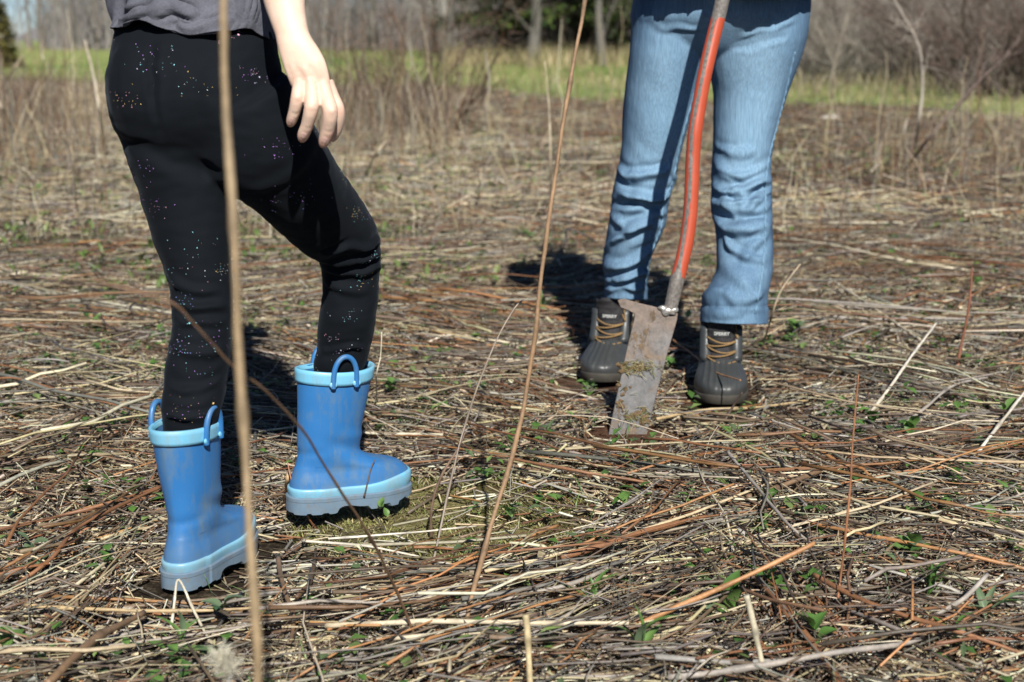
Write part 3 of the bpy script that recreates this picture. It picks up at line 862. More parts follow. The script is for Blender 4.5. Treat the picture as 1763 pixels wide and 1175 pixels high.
for u, d, lab in [(1700, 20.5, 'dark reddish shrub overhanging the thicket at the top right'), (1790, 19.5, 'reddish shrub at the far right edge of the thicket')]:
    o = tree_proto('red_shrub', lab, 'shrub', None, [('stems', RB[0], M['wood']), ('twigs', RB[1], M['wood'])]); place(o, ux(u, d), d, 1.0, u)
RS = [bush_meshes(34, 620, 1.45, .25, .3, (.10, .065, .05), (.17, .115, .085)), bush_meshes(26, 480, 1.3, .22, .25, (.13, .09, .065), (.2, .14, .1))]
for u, d, v, s, lab in [(738, 12.2, 0, 1.15, 'tall brown dead shrub in the field right of the hand'), (668, 13.0, 1, 1.0, 'thin brown dead shrub between the hand and the tall shrub'),
                        (618, 12.0, 1, 1.05, 'sparse brown dead shrub just right of the fingers'), (20, 14.5, 0, .62, 'dark brown dead bush at the left edge of the field'),
                        (72, 12.8, 0, .5, 'low dense brown bush beside the pale stems at left')]:
    o = tree_proto('dead_shrub', lab, 'shrub', None, [('stems', RS[v][0], M['wood']), ('twigs', RS[v][1], M['wood'])]); place(o, ux(u, d), d, s, u * .1)

# brush mass of the far wood
acc = Acc()
n = 5200; u = rng.uniform(30, 1500, n); y = rng.uniform(78, 125, n); x = ux(u, y)
col = np.array([(.24, .22, .215), (.19, .175, .17), (.29, .265, .245)])[rng.integers(0, 3, n)]
h = rng.uniform(1.5, 6.5, n)
k = (u > 95) | (rng.random(n) < .12); x, y, h, col = x[k], y[k], h[k], col[k]; n = len(x)
s = np.stack([x, y, np.zeros(n)], -1); d = norm(np.stack([rng.normal(0, .18, n), rng.normal(0, .18, n), np.ones(n)], -1))
t = np.linspace(0, 1, 4)[None, :, None]
P = s[:, None] + d[:, None] * h[:, None, None] * t; P[:, 1:] += rng.normal(0, .12, (n, 3, 3))
acc.add_sticks(P, rng.uniform(.015, .06, n)[:, None] * np.linspace(1, .3, 4)[None], col, 3, False)
s, d, i = sub(P, 9000, .15); branches(acc, s, d, rng.uniform(.5, 1.8, 9000), np.full(9000, .015), (.23, .21, .2), 3, .2)
tag(obj('far_brush', acc.mesh('far_brush'), M['wood']), kind='stuff')
# wooded ridge behind everything
acc = Acc()
hx = np.linspace(-260, 260, 60); hz = 9 + 3 * np.sin(hx * .03) + 2 * np.sin(hx * .11 + 1); hz = np.where(hx < -72, hz * .05, hz)
V = np.concatenate([np.stack([hx, np.full(60, 210.0), np.full(60, -1.0)], -1), np.stack([hx, 235 + 6 * np.sin(hx * .2), hz], -1), np.stack([hx, np.full(60, 420.0), hz * 1.2], -1), np.stack([hx, np.full(60, 480.0), np.full(60, -1.0)], -1)])
F = np.array([[r * 60 + i, r * 60 + i + 1, (r + 1) * 60 + i + 1, (r + 1) * 60 + i] for r in range(3) for i in range(59)])
M['ridge'] = m_plain('leafless_ridge', (.14, .135, .145), (.24, .225, .22), .5, 1.0, 0)
tag(obj('hills', mesh_np('hills', V, F), M['ridge']), kind='structure')

# ------------------------------------------------------------------ child in black leggings
croot = empty('person', (*((BOOT_FLAT['o'] + BOOT_STEP['o']) / 2)[:2], 0), 'child in black star-speckled leggings and blue rubber boots, stepping forward and seen from behind', 'person')
YLB, YRB = BOOT_FLAT['o'][1], BOOT_STEP['o'][1]
pelvis = [(222, 15, 462, 20, 2.25, .62), (202, 48, 474, 62, 2.25, .68), (192, 92, 482, 100, 2.24, .74), (187, 140, 487, 140, 2.235, .80), (188, 185, 492, 180, 2.23, .82),
          (200, 228, 480, 240, 2.23, .74), (240, 275, 430, 300, 2.23, .55)]
leg_l = [(192, 180, 390, 215, 2.24, .95), (205, 235, 396, 262, 2.235, 1.0), (226, 295, 399, 312, 2.225, 1.0), (244, 350, 398, 355, 2.215, .98), (260, 400, 397, 400, 2.205, .98), (277, 450, 398, 450, 2.195, .98),
         (291, 500, 400, 500, 2.185, .98), (296, 530, 401, 530, 2.18, 1.0), (296, 565, 400, 565, 2.175, 1.05), (290, 605, 398, 605, 2.17, 1.1), (283, 650, 392, 650, 2.165, 1.05), (279, 700, 384, 700, YLB, .95),
         (281, 745, 372, 745, YLB, .95), (290, 785, 362, 785, YLB, .9), (300, 820, 352, 820, YLB, .9), (310, 845, 342, 845, YLB, .9)]
leg_r = [(318, 205, 497, 130, 2.19, .9), (345, 275, 538, 212, 2.21, .95), (392, 312, 566, 262, 2.25, .98), (428, 336, 590, 306, 2.285, 1.0), (470, 370, 618, 350, 2.33, 1.0), (505, 402, 642, 384, 2.37, 1.0),
         (531, 424, 654, 410, 2.40, 1.0), (546, 446, 657, 440, 2.405, .98), (553, 470, 655, 470, 2.405, .98), (554, 505, 653, 505, 2.41, 1.0), (549, 550, 648, 550, 2.41, 1.0), (543, 600, 638, 600, 2.42, .92),
         (538, 630, 628, 632, YRB + .006, .78), (542, 652, 614, 654, YRB + .006, .66), (548, 690, 600, 690, YRB + .006, .6), (556, 720, 588, 720, YRB + .006, .6)]
lm = remesh([pxloft(pelvis), pxloft(leg_l), pxloft(leg_r), ellipsoid(W(262, 160, 2.225), (.068, .10, .10)), ellipsoid(W(385, 175, 2.215), (.075, .10, .10))], .0042, 26, 'leggings')
V = get_co(lm); N = get_no(lm); BV = bvh_of(lm, V)
for (pts, a, w) in [
    ([(545, 452, 2.40), (600, 452, 2.37), (655, 438, 2.40)], .0055, .007), ([(548, 470, 2.41), (600, 474, 2.38), (655, 462, 2.42)], .0045, .006), ([(552, 440, 2.4), (610, 425, 2.36), (655, 420, 2.4)], .004, .007),
    ([(552, 492, 2.43), (590, 500, 2.40), (640, 497, 2.42)], .003, .007), ([(556, 605, 2.46), (600, 598, 2.44), (640, 606, 2.46)], .003, .006),
    ([(294, 516, 2.15), (340, 530, 2.10), (398, 522, 2.14)], .005, .008), ([(296, 545, 2.15), (340, 553, 2.10), (398, 548, 2.14)], .004, .007), ([(280, 470, 2.15), (330, 500, 2.11), (396, 508, 2.15)], .003, .008),
    ([(290, 600, 2.14), (340, 610, 2.09), (396, 596, 2.13)], .0035, .008), ([(283, 660, 2.13), (330, 668, 2.09), (390, 655, 2.12)], .003, .007), ([(280, 715, 2.13), (330, 722, 2.09), (384, 712, 2.12)], .004, .007),
    ([(205, 240, 2.19), (290, 275, 2.13), (395, 300, 2.15)], -.004, .012), ([(267, 80, 2.14), (266, 150, 2.12), (272, 240, 2.14)], -.004, .006),
    ([(430, 330, 2.2), (500, 300, 2.18), (560, 240, 2.2)], .002, .012)]:
    V = fold_px(V, N, BV, [p[:2] for p in pts], a * (1.7 if a > 0 else 1.15), w)
V = cloth_noise(V, N, lambda p: .0022 * noise.noise(Vector((p[0] * 14, p[1] * 14, p[2] * 30))) + .001 * noise.noise(Vector((p[0] * 40, p[1] * 40, p[2] * 90))))
set_co(lm, V)
leggings = obj('leggings', lm, M['leggings'], croot)
# printed foil stars
V = get_co(lm); N = get_no(lm)
kd = KDTree(len(V))
for i, p in enumerate(V): kd.insert(Vector(p), i)
kd.balance()
bvh = BVHTree.FromPolygons([Vector(p) for p in V], [tuple(f.vertices) for f in lm.polygons])
def hit(u, v):
    d = Vector(ray(u, v)).normalized(); h_ = bvh.ray_cast(Vector((0, 0, CAMH)), d)
    return h_[0]
FOIL = [(.55, .25, .85), (.3, .75, .85), (.95, .65, .25), (.75, .7, .95), (.9, .45, .6), (.35, .4, .95), (.8, .85, .9)]
SV, SF, SC = [], [], []
def star(p, nrm, r, c, rot):
    a = nrm.orthogonal().normalized(); b = nrm.cross(a); o = len(SV); SV.append(p + nrm * .0011); SC.append(tuple(v_ * .9 for v_ in c))
    for q in range(10):
        rr = r if q % 2 == 0 else r * .42
        SV.append(p + nrm * .0009 + (a * math.cos(rot + q * PI / 5) + b * math.sin(rot + q * PI / 5)) * rr); SC.append(tuple(v_ * .9 for v_ in c))
    for q in range(10): SF.append((o, o + 1 + q, o + 1 + (q + 1) % 10))
def cluster(c, m, w, hgt_, big, pal_):
    for q in range(int(m * 1.6)):
        tgt = c + Vector((random.gauss(0, w), random.gauss(0, w), random.gauss(0, hgt_)))
        p, i, d = kd.find(tgt)
        if d > .03: continue
        n_ = Vector(N[i]).normalized(); r = random.choice([.00045, .0006, .0007, .0010]) * (big if q == 0 else 1)
        star(p, n_, r, random.choice(pal_), random.uniform(0, 6.28))
for (u, v, m, w, big, pk) in [(250, 98, 16, .02, 2.4, (0, 1, 3)), (430, 128, 18, .016, 2.6, (0, 0, 3, 4)), (345, 150, 22, .03, 1.4, (1, 2, 6)), (390, 62, 10, .014, 2.6, (4, 2)), (215, 170, 16, .016, 1.2, (2, 4)),
                              (480, 255, 16, .018, 2.0, (0, 0)), (265, 352, 18, .02, 1.2, (4, 0)), (325, 470, 16, .03, 1.2, (4, 1, 6)), (380, 465, 16, .012, 1.3, (1, 6, 2)), (315, 520, 14, .012, 1.4, (1, 5)),
                              (345, 557, 16, .026, 2.2, (0, 1)), (318, 604, 26, .018, 2.0, (5, 3, 1, 0)), (345, 640, 10, .02, 1.4, (0, 1)), (325, 706, 22, .02, 2.6, (0, 2, 4)), (590, 300, 14, .014, 1.3, (2, 1)),
                              (612, 368, 22, .014, 1.6, (2, 2, 1)), (640, 440, 14, .012, 1.4, (1, 3)), (622, 485, 16, .016, 1.4, (1, 2)), (600, 545, 12, .016, 1.2, (1, 3)), (570, 585, 10, .012, 1.2, (3, 4)),
                              (520, 340, 18, .03, 1.0, (0, 5)), (250, 295, 12, .02, 1.4, (0, 5)), (330, 420, 10, .03, 1.2, (4, 1))]:
    p = hit(u, v)
    if p: cluster(p, m, w, w * .45, big, [FOIL[j] for j in pk])
for _ in range(28):
    cluster(Vector(V[random.randrange(len(V))]), random.randint(4, 12), .02, .008, random.uniform(1, 2), random.sample([FOIL[0], FOIL[0], FOIL[1], FOIL[3], FOIL[5], FOIL[6]], 3))
sm = mesh_np('star_print', np.array(SV), np.array(SF), False, np.array(SC))
tag(obj('star_print', sm, M['foil'], leggings), kind='stuff')

# child's body: arms, neck and head (above the picture), right hand hanging
def limb(pts, ratio=1.0, sides=18, sub=5):
    """round limb through (point, radius)"""
    return tube_mesh([p for p, r in pts], [r for p, r in pts], sides, sub)
fing = []
def pxt(u, v, Y): return W(u, v, Y)
def zpx(x, y, Y): return W(430 + x * .20426, 50 + y * .20426, Y)
px = lambda w, Y: w / FPX * Y * .5
HY = 2.03
fing.append(limb([(zpx(425, 400, HY), px(22.2, HY)), (zpx(417, 500, HY - .004), px(24.0, HY)), (zpx(402, 585, HY - .010), px(23.4, HY)), (zpx(378, 690, HY - .004), px(20.5, HY)), (zpx(352, 770, HY + .004), px(18.1, HY)), (zpx(340, 806, HY + .008), px(12.9, HY)), (zpx(334, 822, HY + .010), px(4.7, HY))]))
fing.append(limb([(zpx(510, 410, HY), px(24.6, HY)), (zpx(522, 540, HY - .008), px(24.6, HY)), (zpx(520, 660, HY - .016), px(25.2, HY)), (zpx(487, 800, HY - .006), px(21.6, HY)), (zpx(452, 890, HY + .004), px(20.5, HY)), (zpx(438, 935, HY + .009), px(14.0, HY)), (zpx(432, 953, HY + .011), px(4.7, HY))]))
fing.append(limb([(zpx(600, 420, HY + .004), px(24.6, HY)), (zpx(640, 560, HY - .004), px(25.7, HY)), (zpx(677, 690, HY - .014), px(26.9, HY)), (zpx(662, 830, HY - .004), px(24.6, HY)), (zpx(632, 935, HY + .006), px(21.1, HY)), (zpx(616, 980, HY + .011), px(14.6, HY)), (zpx(610, 999, HY + .013), px(4.7, HY))]))
fing.append(limb([(zpx(650, 440, HY + .016), px(22.2, HY)), (zpx(700, 570, HY + .016), px(22.2, HY)), (zpx(745, 690, HY + .014), px(23.4, HY)), (zpx(738, 820, HY + .024), px(21.1, HY)), (zpx(706, 905, HY + .032), px(17.5, HY)), (zpx(690, 940, HY + .036), px(10.5, HY))]))
# thumb leaves the far side of the palm
fing.append(limb([(zpx(480, 200, HY + .02), px(22, HY)), (zpx(560, 340, HY + .034), px(22, HY)), (zpx(640, 470, HY + .052), px(19, HY)), (zpx(640, 600, HY + .060), px(16, HY)), (zpx(628, 660, HY + .060), px(8, HY))]))
palm = pxloft([(450, -30, 528, -30, HY + .06, .92), (454, 5, 525, 0, HY + .045, .9), (464, 35, 527, 28, HY + .03, .85), (474, 62, 531, 52, HY + .016, .74), (477, 76, 537, 66, HY + .01, .66), (482, 95, 549, 84, HY + .004, .50), (490, 120, 561, 108, HY, .40), (500, 146, 568, 138, HY, .33), (508, 158, 566, 154, HY, .22)], 28, 6)
hand = remesh([palm] + fing, .0016, 3, 'hand')
V = get_co(hand); N = get_no(hand)
for a, b, amp, w in [((505, 132), (497, 108), .0013, .004), ((533, 142), (520, 112), .0016, .0045), ((556, 140), (543, 108), .0016, .0045)]:   # tendons and knuckles
    V = fold(V, N, [W(*a, HY - .014), W(*b, HY - .013)], amp, w)
for c, amp, w in [((402, 580), .001, .004), ((520, 655), .0011, .0045), ((690, 690), .0012, .005)]:
    V = fold(V, N, [zpx(c[0] - 30, c[1] - 4, HY - .022), zpx(c[0] + 30, c[1] + 4, HY - .022)], amp, w)
for x0, y0, x1, y1 in [(345, 706, 412, 722), (455, 818, 520, 832), (630, 852, 695, 868)]:      # creases at the last joint
    V = fold(V, N, [zpx(x0, y0, HY - .010), zpx(x1, y1, HY - .010)], -.0004, .003)
V = fold(V, N, [W(474, 72, HY), W(500, 66, HY - .02), W(520, 60, HY - .02)], -.001, .003)
set_co(hand, V)

sh_r = np.array([-.405, 2.17, 1.135]); el_r = W(480, -110, HY + .10)
sh_l = np.array([-.60, 2.36, 1.135]); el_l = np.array([-.655, 2.37, .955])
low = [limb([(sh_r, .045), ((sh_r + el_r) / 2, .04), (el_r, .034), (W(489, -30, HY + .06), .0325), (W(489, -2, HY + .047), .0285)]),
       limb([(sh_l, .045), ((sh_l + el_l) / 2, .039), (el_l, .033), (np.array([-.62, 2.45, .905]), .029), (np.array([-.565, 2.50, .875]), .023), (np.array([-.53, 2.52, .86]), .03), (np.array([-.49, 2.53, .84]), .02)]),
       ellipsoid((-.505, 2.26, 1.0), (.105, .075, .19)), limb([(np.array([-.50, 2.27, 1.15]), .05), (np.array([-.495, 2.29, 1.26]), .043)]), limb([(sh_l, .05), (np.array([-.5, 2.265, 1.15]), .062), (sh_r, .05)]),
       ellipsoid((-.48, 2.32, 1.345), (.072, .088, .098)), ellipsoid((-.47, 2.355, 1.29), (.055, .055, .055)), ellipsoid((-.445, 2.402, 1.325), (.012, .016, .014)),
       ellipsoid((-.415, 2.29, 1.335), (.012, .02, .028)), ellipsoid((-.545, 2.345, 1.335), (.012, .02, .028))]
for s in (-.028, -.014, 0, .014, .026):
    low.append(limb([(np.array([-.50 + s * .5, 2.53 + s * .4, .845]), .009), (np.array([-.475 + s * .5, 2.54 + s * .5, .80 + abs(s) * .5]), .007), (np.array([-.465 + s * .5, 2.535 + s * .5, .775 + abs(s) * .5]), .005)], 1, 8, 3))
upper = remesh(low, .005, 4, 'upper')
bmj = bmesh.new(); bmj.from_mesh(hand); bmj.from_mesh(upper); body = bpy.data.meshes.new('body'); bmj.to_mesh(body); bmj.free()
for p in body.polygons: p.use_smooth = True
body.materials.clear()
BL = [(zpx(x_, y_, HY), r_, a_) for x_, y_, r_, a_ in [(402, 585, .009, .5), (520, 660, .010, .5), (688, 690, .011, .55), (752, 690, .010, .5), (338, 800, .008, .6), (440, 930, .009, .6), (616, 975, .010, .65), (695, 925, .010, .6),
     (430, 430, .012, .25), (520, 430, .012, .28), (610, 430, .012, .28), (378, 700, .006, .3), (487, 815, .006, .3), (662, 840, .007, .3)]]
Vb = get_co(body); bl_ = np.zeros(len(Vb))
for c_, r_, a_ in BL: bl_ = np.maximum(bl_, a_ * np.exp(-(np.linalg.norm((Vb - c_) * np.array([1, .5, 1]), axis=1) / r_) ** 2))
body.attributes.new('blush', 'FLOAT', 'POINT').data.foreach_set('value', bl_.astype(np.float32))
obj('body', body, M['skin'], croot)
for (x0, y0, x1, y1, w) in [(354, 742, 338, 800, 26), (463, 868, 442, 934, 29), (638, 905, 618, 974, 31)]:
    a, b = zpx(x0, y0, HY), zpx(x1, y1, HY); side = norm(np.array([b[2] - a[2], 0, -(b[0] - a[0])])) * (w * .20426 / FPX * HY)
    NB = BVHTree.FromPolygons([v.co.copy() for v in body.vertices], [tuple(f.vertices) for f in body.polygons])
    Vn, Fn = [], []
    ok = True
    for i in range(7):
        for j in range(7):
            t, s_ = i / 6, (j / 6 - .5) * 2
            wdt = math.sqrt(max(0, 1 - max(0, abs(t - .5) * 2) ** 3.2))
            q = a + (b - a) * t + side * s_ * wdt; dq = Vector(q - np.array([0, 0, CAMH])).normalized()
            h_ = NB.ray_cast(Vector((0, 0, CAMH)), dq)
            if h_[0] is None: h_ = NB.find_nearest(Vector(q))
            Vn.append(h_[0] + h_[1] * (.00035 if max(abs(t - .5) * 2, abs(s_)) < .99 else -.0004))
    for i in range(6):
        for j in range(6): Fn.append((i * 7 + j, i * 7 + j + 1, i * 7 + j + 8, i * 7 + j + 7))
    me = mesh_np('fingernail', np.array(Vn), np.array(Fn)); outward(me)
    obj('fingernail', me, M['nail'], croot)
for x_, y_ in ((-.475, 2.40), (-.435, 2.375)):
    obj('eye', mesh_np('eye', *ellipsoid((x_, y_, 1.352), (.011, .011, .011))), M['eye'], croot)
hv, hf = merge([ellipsoid((-.487, 2.305, 1.365), (.08, .092, .095)), ellipsoid((-.53, 2.24, 1.27), (.06, .045, .13))])
obj('hair', remesh([(hv, hf)], .008, 4, 'hair'), M['hair'], croot)

# grey shirt, hem hanging over the waistband
hem = [(197, 53), (203, 48), (222, 46), (243, 34), (258, 38), (290, 50), (320, 62), (345, 62), (385, 56), (415, 52), (438, 50), (455, 62), (472, 68)]
def shirt():
    n = 72; rows = []
    c0 = (W(196, 50, 2.25) + W(478, 60, 2.25)) / 2; a0 = (W(480, 55, 2.25) - W(194, 55, 2.25)) / 2
    hu = np.array([h_[0] for h_ in hem], float); hv_ = np.array([h_[1] for h_ in hem], float)
    rings = [(0, c0, abs(a0[0]), .104), (.035, c0 + [0, 0, .03], .128, .099), (.09, c0 + [-.005, 0, .09], .122, .092), (.16, np.array([-.50, 2.25, 1.0]), .122, .09),
             (.24, np.array([-.50, 2.26, 1.08]), .13, .088), (.30, np.array([-.50, 2.265, 1.14]), .128, .075), (.335, np.array([-.50, 2.27, 1.185]), .075, .06)]
    K = catmull([[r[0], *r[1], r[2], r[3]] for r in rings], 7)
    rot = .32
    V = []
    for ri, k in enumerate(K):
        for j in range(n):
            an = 2 * PI * j / n
            lx, ly = math.cos(an) * k[4], math.sin(an) * k[5]
            if abs(math.cos(an)) > 0: pass
            x = k[1] + lx; y = k[2] + ly
            z = k[3]
            if ri < 12:
                u = CU + (x) / (y * math.cos(PITCH) + .02) * FPX
                hz = np.interp(u, hu, hv_) if ly < 0 else 58
                dz = W(u, hz, y)[2] - K[0][3]
                f = 1 - ri / 12
                z = k[3] + dz * f
                wob = .004 * math.sin(an * 9 + ri * .25) + .0035 * math.sin(an * 5 + 1 - ri * .3) + .003 * math.sin(an * 17 + 2)
                flare = 1 + (.05 * max(0, 1 - ri / 4) if ly < 0 else 0)
                x = k[1] + lx * (1 + wob / .13 * 1.0); y = k[2] + ly * flare * (1 + wob / .1)
            else:
                wob = .0035 * math.sin(an * 7 + ri * .35) + .002 * math.sin(an * 13 - ri * .5)
                x += wob * math.cos(an); y += wob * math.sin(an)
            V.append((x, y, z))
    V, F = ring_faces(np.array(V), len(K), n, False)
    me = mesh_np('shirt', V, F); outward(me)
    return evaluated(me, [('SOLIDIFY', dict(thickness=.0022, offset=-1)), ('SUBSURF', dict(levels=1))])
shirt_me = shirt()
V = get_co(shirt_me); N = get_no(shirt_me); BV = bvh_of(shirt_me, V)
for pts, a, w in [([(210, 30), (250, 18), (300, 12), (345, 30)], .010, .010), ([(290, 30), (325, 48), (365, 36), (400, 12)], .009, .009), ([(205, 44), (222, 24), (245, 2)], .009, .008), ([(400, 48), (412, 20), (405, -30)], .006, .008), ([(430, 44), (440, 10), (432, -30)], .006, .008), ([(260, 40), (268, 22), (262, 0)], .006, .007)]:
    V = fold_px(V, N, BV, pts, a, w)
set_co(shirt_me, V)
shirt_o = obj('shirt', shirt_me, M['shirt'], croot)
for a, b, r0 in ((sh_r, el_r, .058), (sh_l, el_l, .056)):
    v, f = tube_mesh([a + [0, 0, .03], a * .8 + b * .2, a * .45 + b * .55], [.05, r0, r0 * 1.02], 20, 5, False)
    obj('sleeve', evaluated(mesh_np('sleeve', v, f), [('SOLIDIFY', dict(thickness=.003))]), M['shirt'], shirt_o)

# ------------------------------------------------------------------ boots
def ss(a, b, x):
    t = min(max((x - a) / (b - a), 0), 1); return t * t * (3 - 2 * t)
def outline(xb, xf, hw, n, grow=0.0, foot=1.0):
    """plan outline; foot=1 gives a shoe-shaped sole, 0 an ellipse"""
    P = []; xc = (xb + xf) / 2; L = (xf - xb) / 2
    for j in range(n):
        an = 2 * PI * j / n; c, s = math.cos(an), math.sin(an)
        e = 1 - .22 * foot
        x = xc + L * math.copysign(abs(c) ** e, c); y = hw * math.copysign(abs(s) ** e, s)
        t = (x - xb) / (xf - xb)
        y *= 1 + foot * (-.10 * math.exp(-((t - .38) / .16) ** 2) + .10 * math.exp(-((t - .72) / .18) ** 2) - .06 * (t < .2))
        nx, ny = c / max(L, 1e-6), s / max(hw, 1e-6); q = math.hypot(nx, ny)
        P.append((x + grow * nx / q, y + grow * ny / q))
    return P
def place_local(V, f, scale=1.0, bend=None):
    a, b = frame(f['phi']); V = np.asarray(V, float) * scale
    cp, sp = math.cos(f.get('pitch', 0)), math.sin(f.get('pitch', 0))
    x = V[:, 0] * cp - V[:, 2] * sp; z = V[:, 0] * sp + V[:, 2] * cp
    return f['o'] + x[:, None] * a + V[:, 1:2] * b + np.array([0, 0, 1.0]) * (z + f['lift'])[:, None]

CB = [(.026, -.074, .158, .0419, 1), (.041, -.077, .163, .0446, 1), (.054, -.076, .163, .0440, 1), (.065, -.073, .159, .0420, 1), (.075, -.070, .149, .0395, .95), (.082, -.068, .130, .0385, .8), (.088, -.066, .104, .0380, .5),
      (.097, -.064, .078, .0380, .25), (.108, -.063, .066, .0385, .1), (.128, -.063, .061, .0390, .03), (.155, -.064, .0615, .0405, 0), (.195, -.068, .067, .0440, 0), (.235, -.071, .072, .0475, 0), (.268, -.073, .075, .050, 0)]
def child_boot(f, label, lean):
    n = 64; K = catmull(CB, 5); V = []
    for k in K:
        for (x, y) in outline(k[1], k[2], k[3], n, 0, k[4]): V.append((x, y, k[0]))
    V = np.array(V)
    # soft creases of the rubber at the ankle
    def crease(x, y, z, z0, slope, amp, w): return amp * math.exp(-((z - z0 - slope * x) / w) ** 2)
    for i, (x, y, z) in enumerate(V):
        r = math.hypot(x - .0, y) + 1e-6
        d = crease(x, y, z, .128, -.35, -.0045, .011) * ss(-.06, .05, x) + crease(x, y, z, .148, -.2, .003, .010) * ss(-.03, .05, x) + crease(x, y, z, .12, .15, -.002, .008) * ss(.0, -.06, x)
        d += .0018 * ss(.05, .09, z) * noise.noise(Vector((x * 22 + f['phi'], y * 22, z * 16)))
        d += .0009 * math.exp(-(y / .004) ** 2) * (x < -.03)          # back seam
        V[i, 0] += d * x / r; V[i, 1] += d * y / r
        s = ss(.1, .27, z); V[i, 0] += lean[0] * s; V[i, 1] += lean[1] * s
    Vw, F = ring_faces(place_local(V, f, BS), len(K), n, False)
    me = mesh_np('boot', Vw, F + [tuple(reversed(range(n)))]); outward(me)
    me = evaluated(me, [('SOLIDIFY', dict(thickness=.003, offset=-1))])
    for p in me.polygons: p.use_smooth = True
    boot = obj('boot', me, M['blue_rubber'], croot); boot['label'] = label
    def upper_ring(z, grow, nn=96):
        i = np.argmin(abs(K[:, 0] - z)); k = np.array([np.interp(z, K[:, 0], K[:, q]) for q in range(5)])
        return outline(k[1], k[2], k[3], nn, grow, k[4])
    # cuff band
    nn = 96; ringsz = [(.2445, .0004), (.2445, .0034), (.250, .0038), (.262, .0038), (.2695, .0036), (.2705, .002), (.2700, -.0035), (.262, -.0042)]
    V = []
    for z, g in ringsz:
        s = ss(.1, .27, z)
        for q, (x, y) in enumerate(upper_ring(min(z, .268), g, nn)):
            V.append((x + lean[0] * s, y + lean[1] * s, z + .002 * math.sin(q / nn * 2 * PI * 2 + 1)))
    v, fc = ring_faces(place_local(V, f, BS), len(ringsz), nn, False); me = mesh_np('cuff', v, fc); outward(me)
    obj('cuff', me, M['cyan_rubber'], boot)
    # pull handles on both sides
    for sgn in (1, -1):
        yy = sgn * .0518; pts = []
        for a in np.linspace(0, PI, 11): pts.append((.023 * math.cos(a) + lean[0], yy + lean[1] + sgn * .003 * math.sin(a), .252 + .047 * math.sin(a) ** .8))
        pts = [(pts[0][0], pts[0][1], .240)] + pts + [(pts[-1][0], pts[-1][1], .240)]
        v, fc = tube_mesh(place_local(pts, f, BS), .0047, 10, 4)
        obj('pull_handle', mesh_np('pull_handle', v, fc), M['blue_rubber'], boot)
        for sx in (.023, -.023):
            tv, tf = ellipsoid((0, 0, 0), (.0085, .0028, .006))
            obj('handle_tab', mesh_np('handle_tab', place_local(tv + np.array([sx + lean[0], yy + lean[1] + sgn * .001, .2475]), f, BS), tf), M['cyan_rubber'], boot)
    # light band round the foot, higher over the toe
    V = []
    nn = 120
    o0 = outline(-.077, .163, .0446, nn, .0, 1); tt = [(x + .077) / .24 for x, y in o0]
    for lvl in range(9):
        for j in range(nn):
            ztop = .0455 + .013 * ss(.5, 1.0, tt[j]); zt = ztop - .004; z = [.026, .026, .030, .030 + (zt - .03) * .25, .030 + (zt - .03) * .5, .030 + (zt - .03) * .75, zt, ztop, ztop][lvl]
            g = [.0, .0034, .0040, .0042, .0042, .0042, .0040, .0032, -.001][lvl]
            x, y = upper_ring(z, g, nn)[j]; V.append((x, y, z))
    v, fc = ring_faces(place_local(V, f, BS), 9, nn, False); me = mesh_np('foot_band', v, fc); outward(me)
    obj('foot_band', me, M['cyan_rubber'], boot)
    # cloudy lugged sole
    V = []; nn = 160
    o1 = outline(-.077, .163, .0446, nn, .0062, 1); o2 = outline(-.077, .163, .0446, nn, .0045, 1); o3 = outline(-.077, .163, .0446, nn, .0068, 1)
    def bot(x):
        heel = ss(.012, -.004, x); fore = ss(.03, .045, x)
        lug = .007 * (0.5 + .5 * math.copysign(1, math.sin(x * 2 * PI / .042))) * (fore > .5) + .003 * (heel > .5) * (math.sin(x * 2 * PI / .03) > .6)
        return .010 - .0125 * max(heel, fore * .85) + lug + .012 * ss(.125, .165, x)
    for lv in range(6):
        for j in range(nn):
            x, y = [o2, o3, o3, o1, o1, o2][lv][j]
            b = bot(x); z = [.030, .028, .022, .0205, b, b][lv]
            if lv == 5: x, y = x * .9 + .004, y * .85
            V.append((x, y, z))
    v, fc = ring_faces(place_local(V, f, BS), 6, nn, True); me = mesh_np('sole', v, fc); outward(me)
    for p in me.polygons: p.use_smooth = False
    obj('sole', me, M['sole'], boot)
child_boot(BOOT_FLAT, 'blue rubber boot planted flat, seen from its heel', (-.004, .006))
child_boot(BOOT_STEP, 'blue rubber boot stepping forward, seen from its side', (.010, 0))

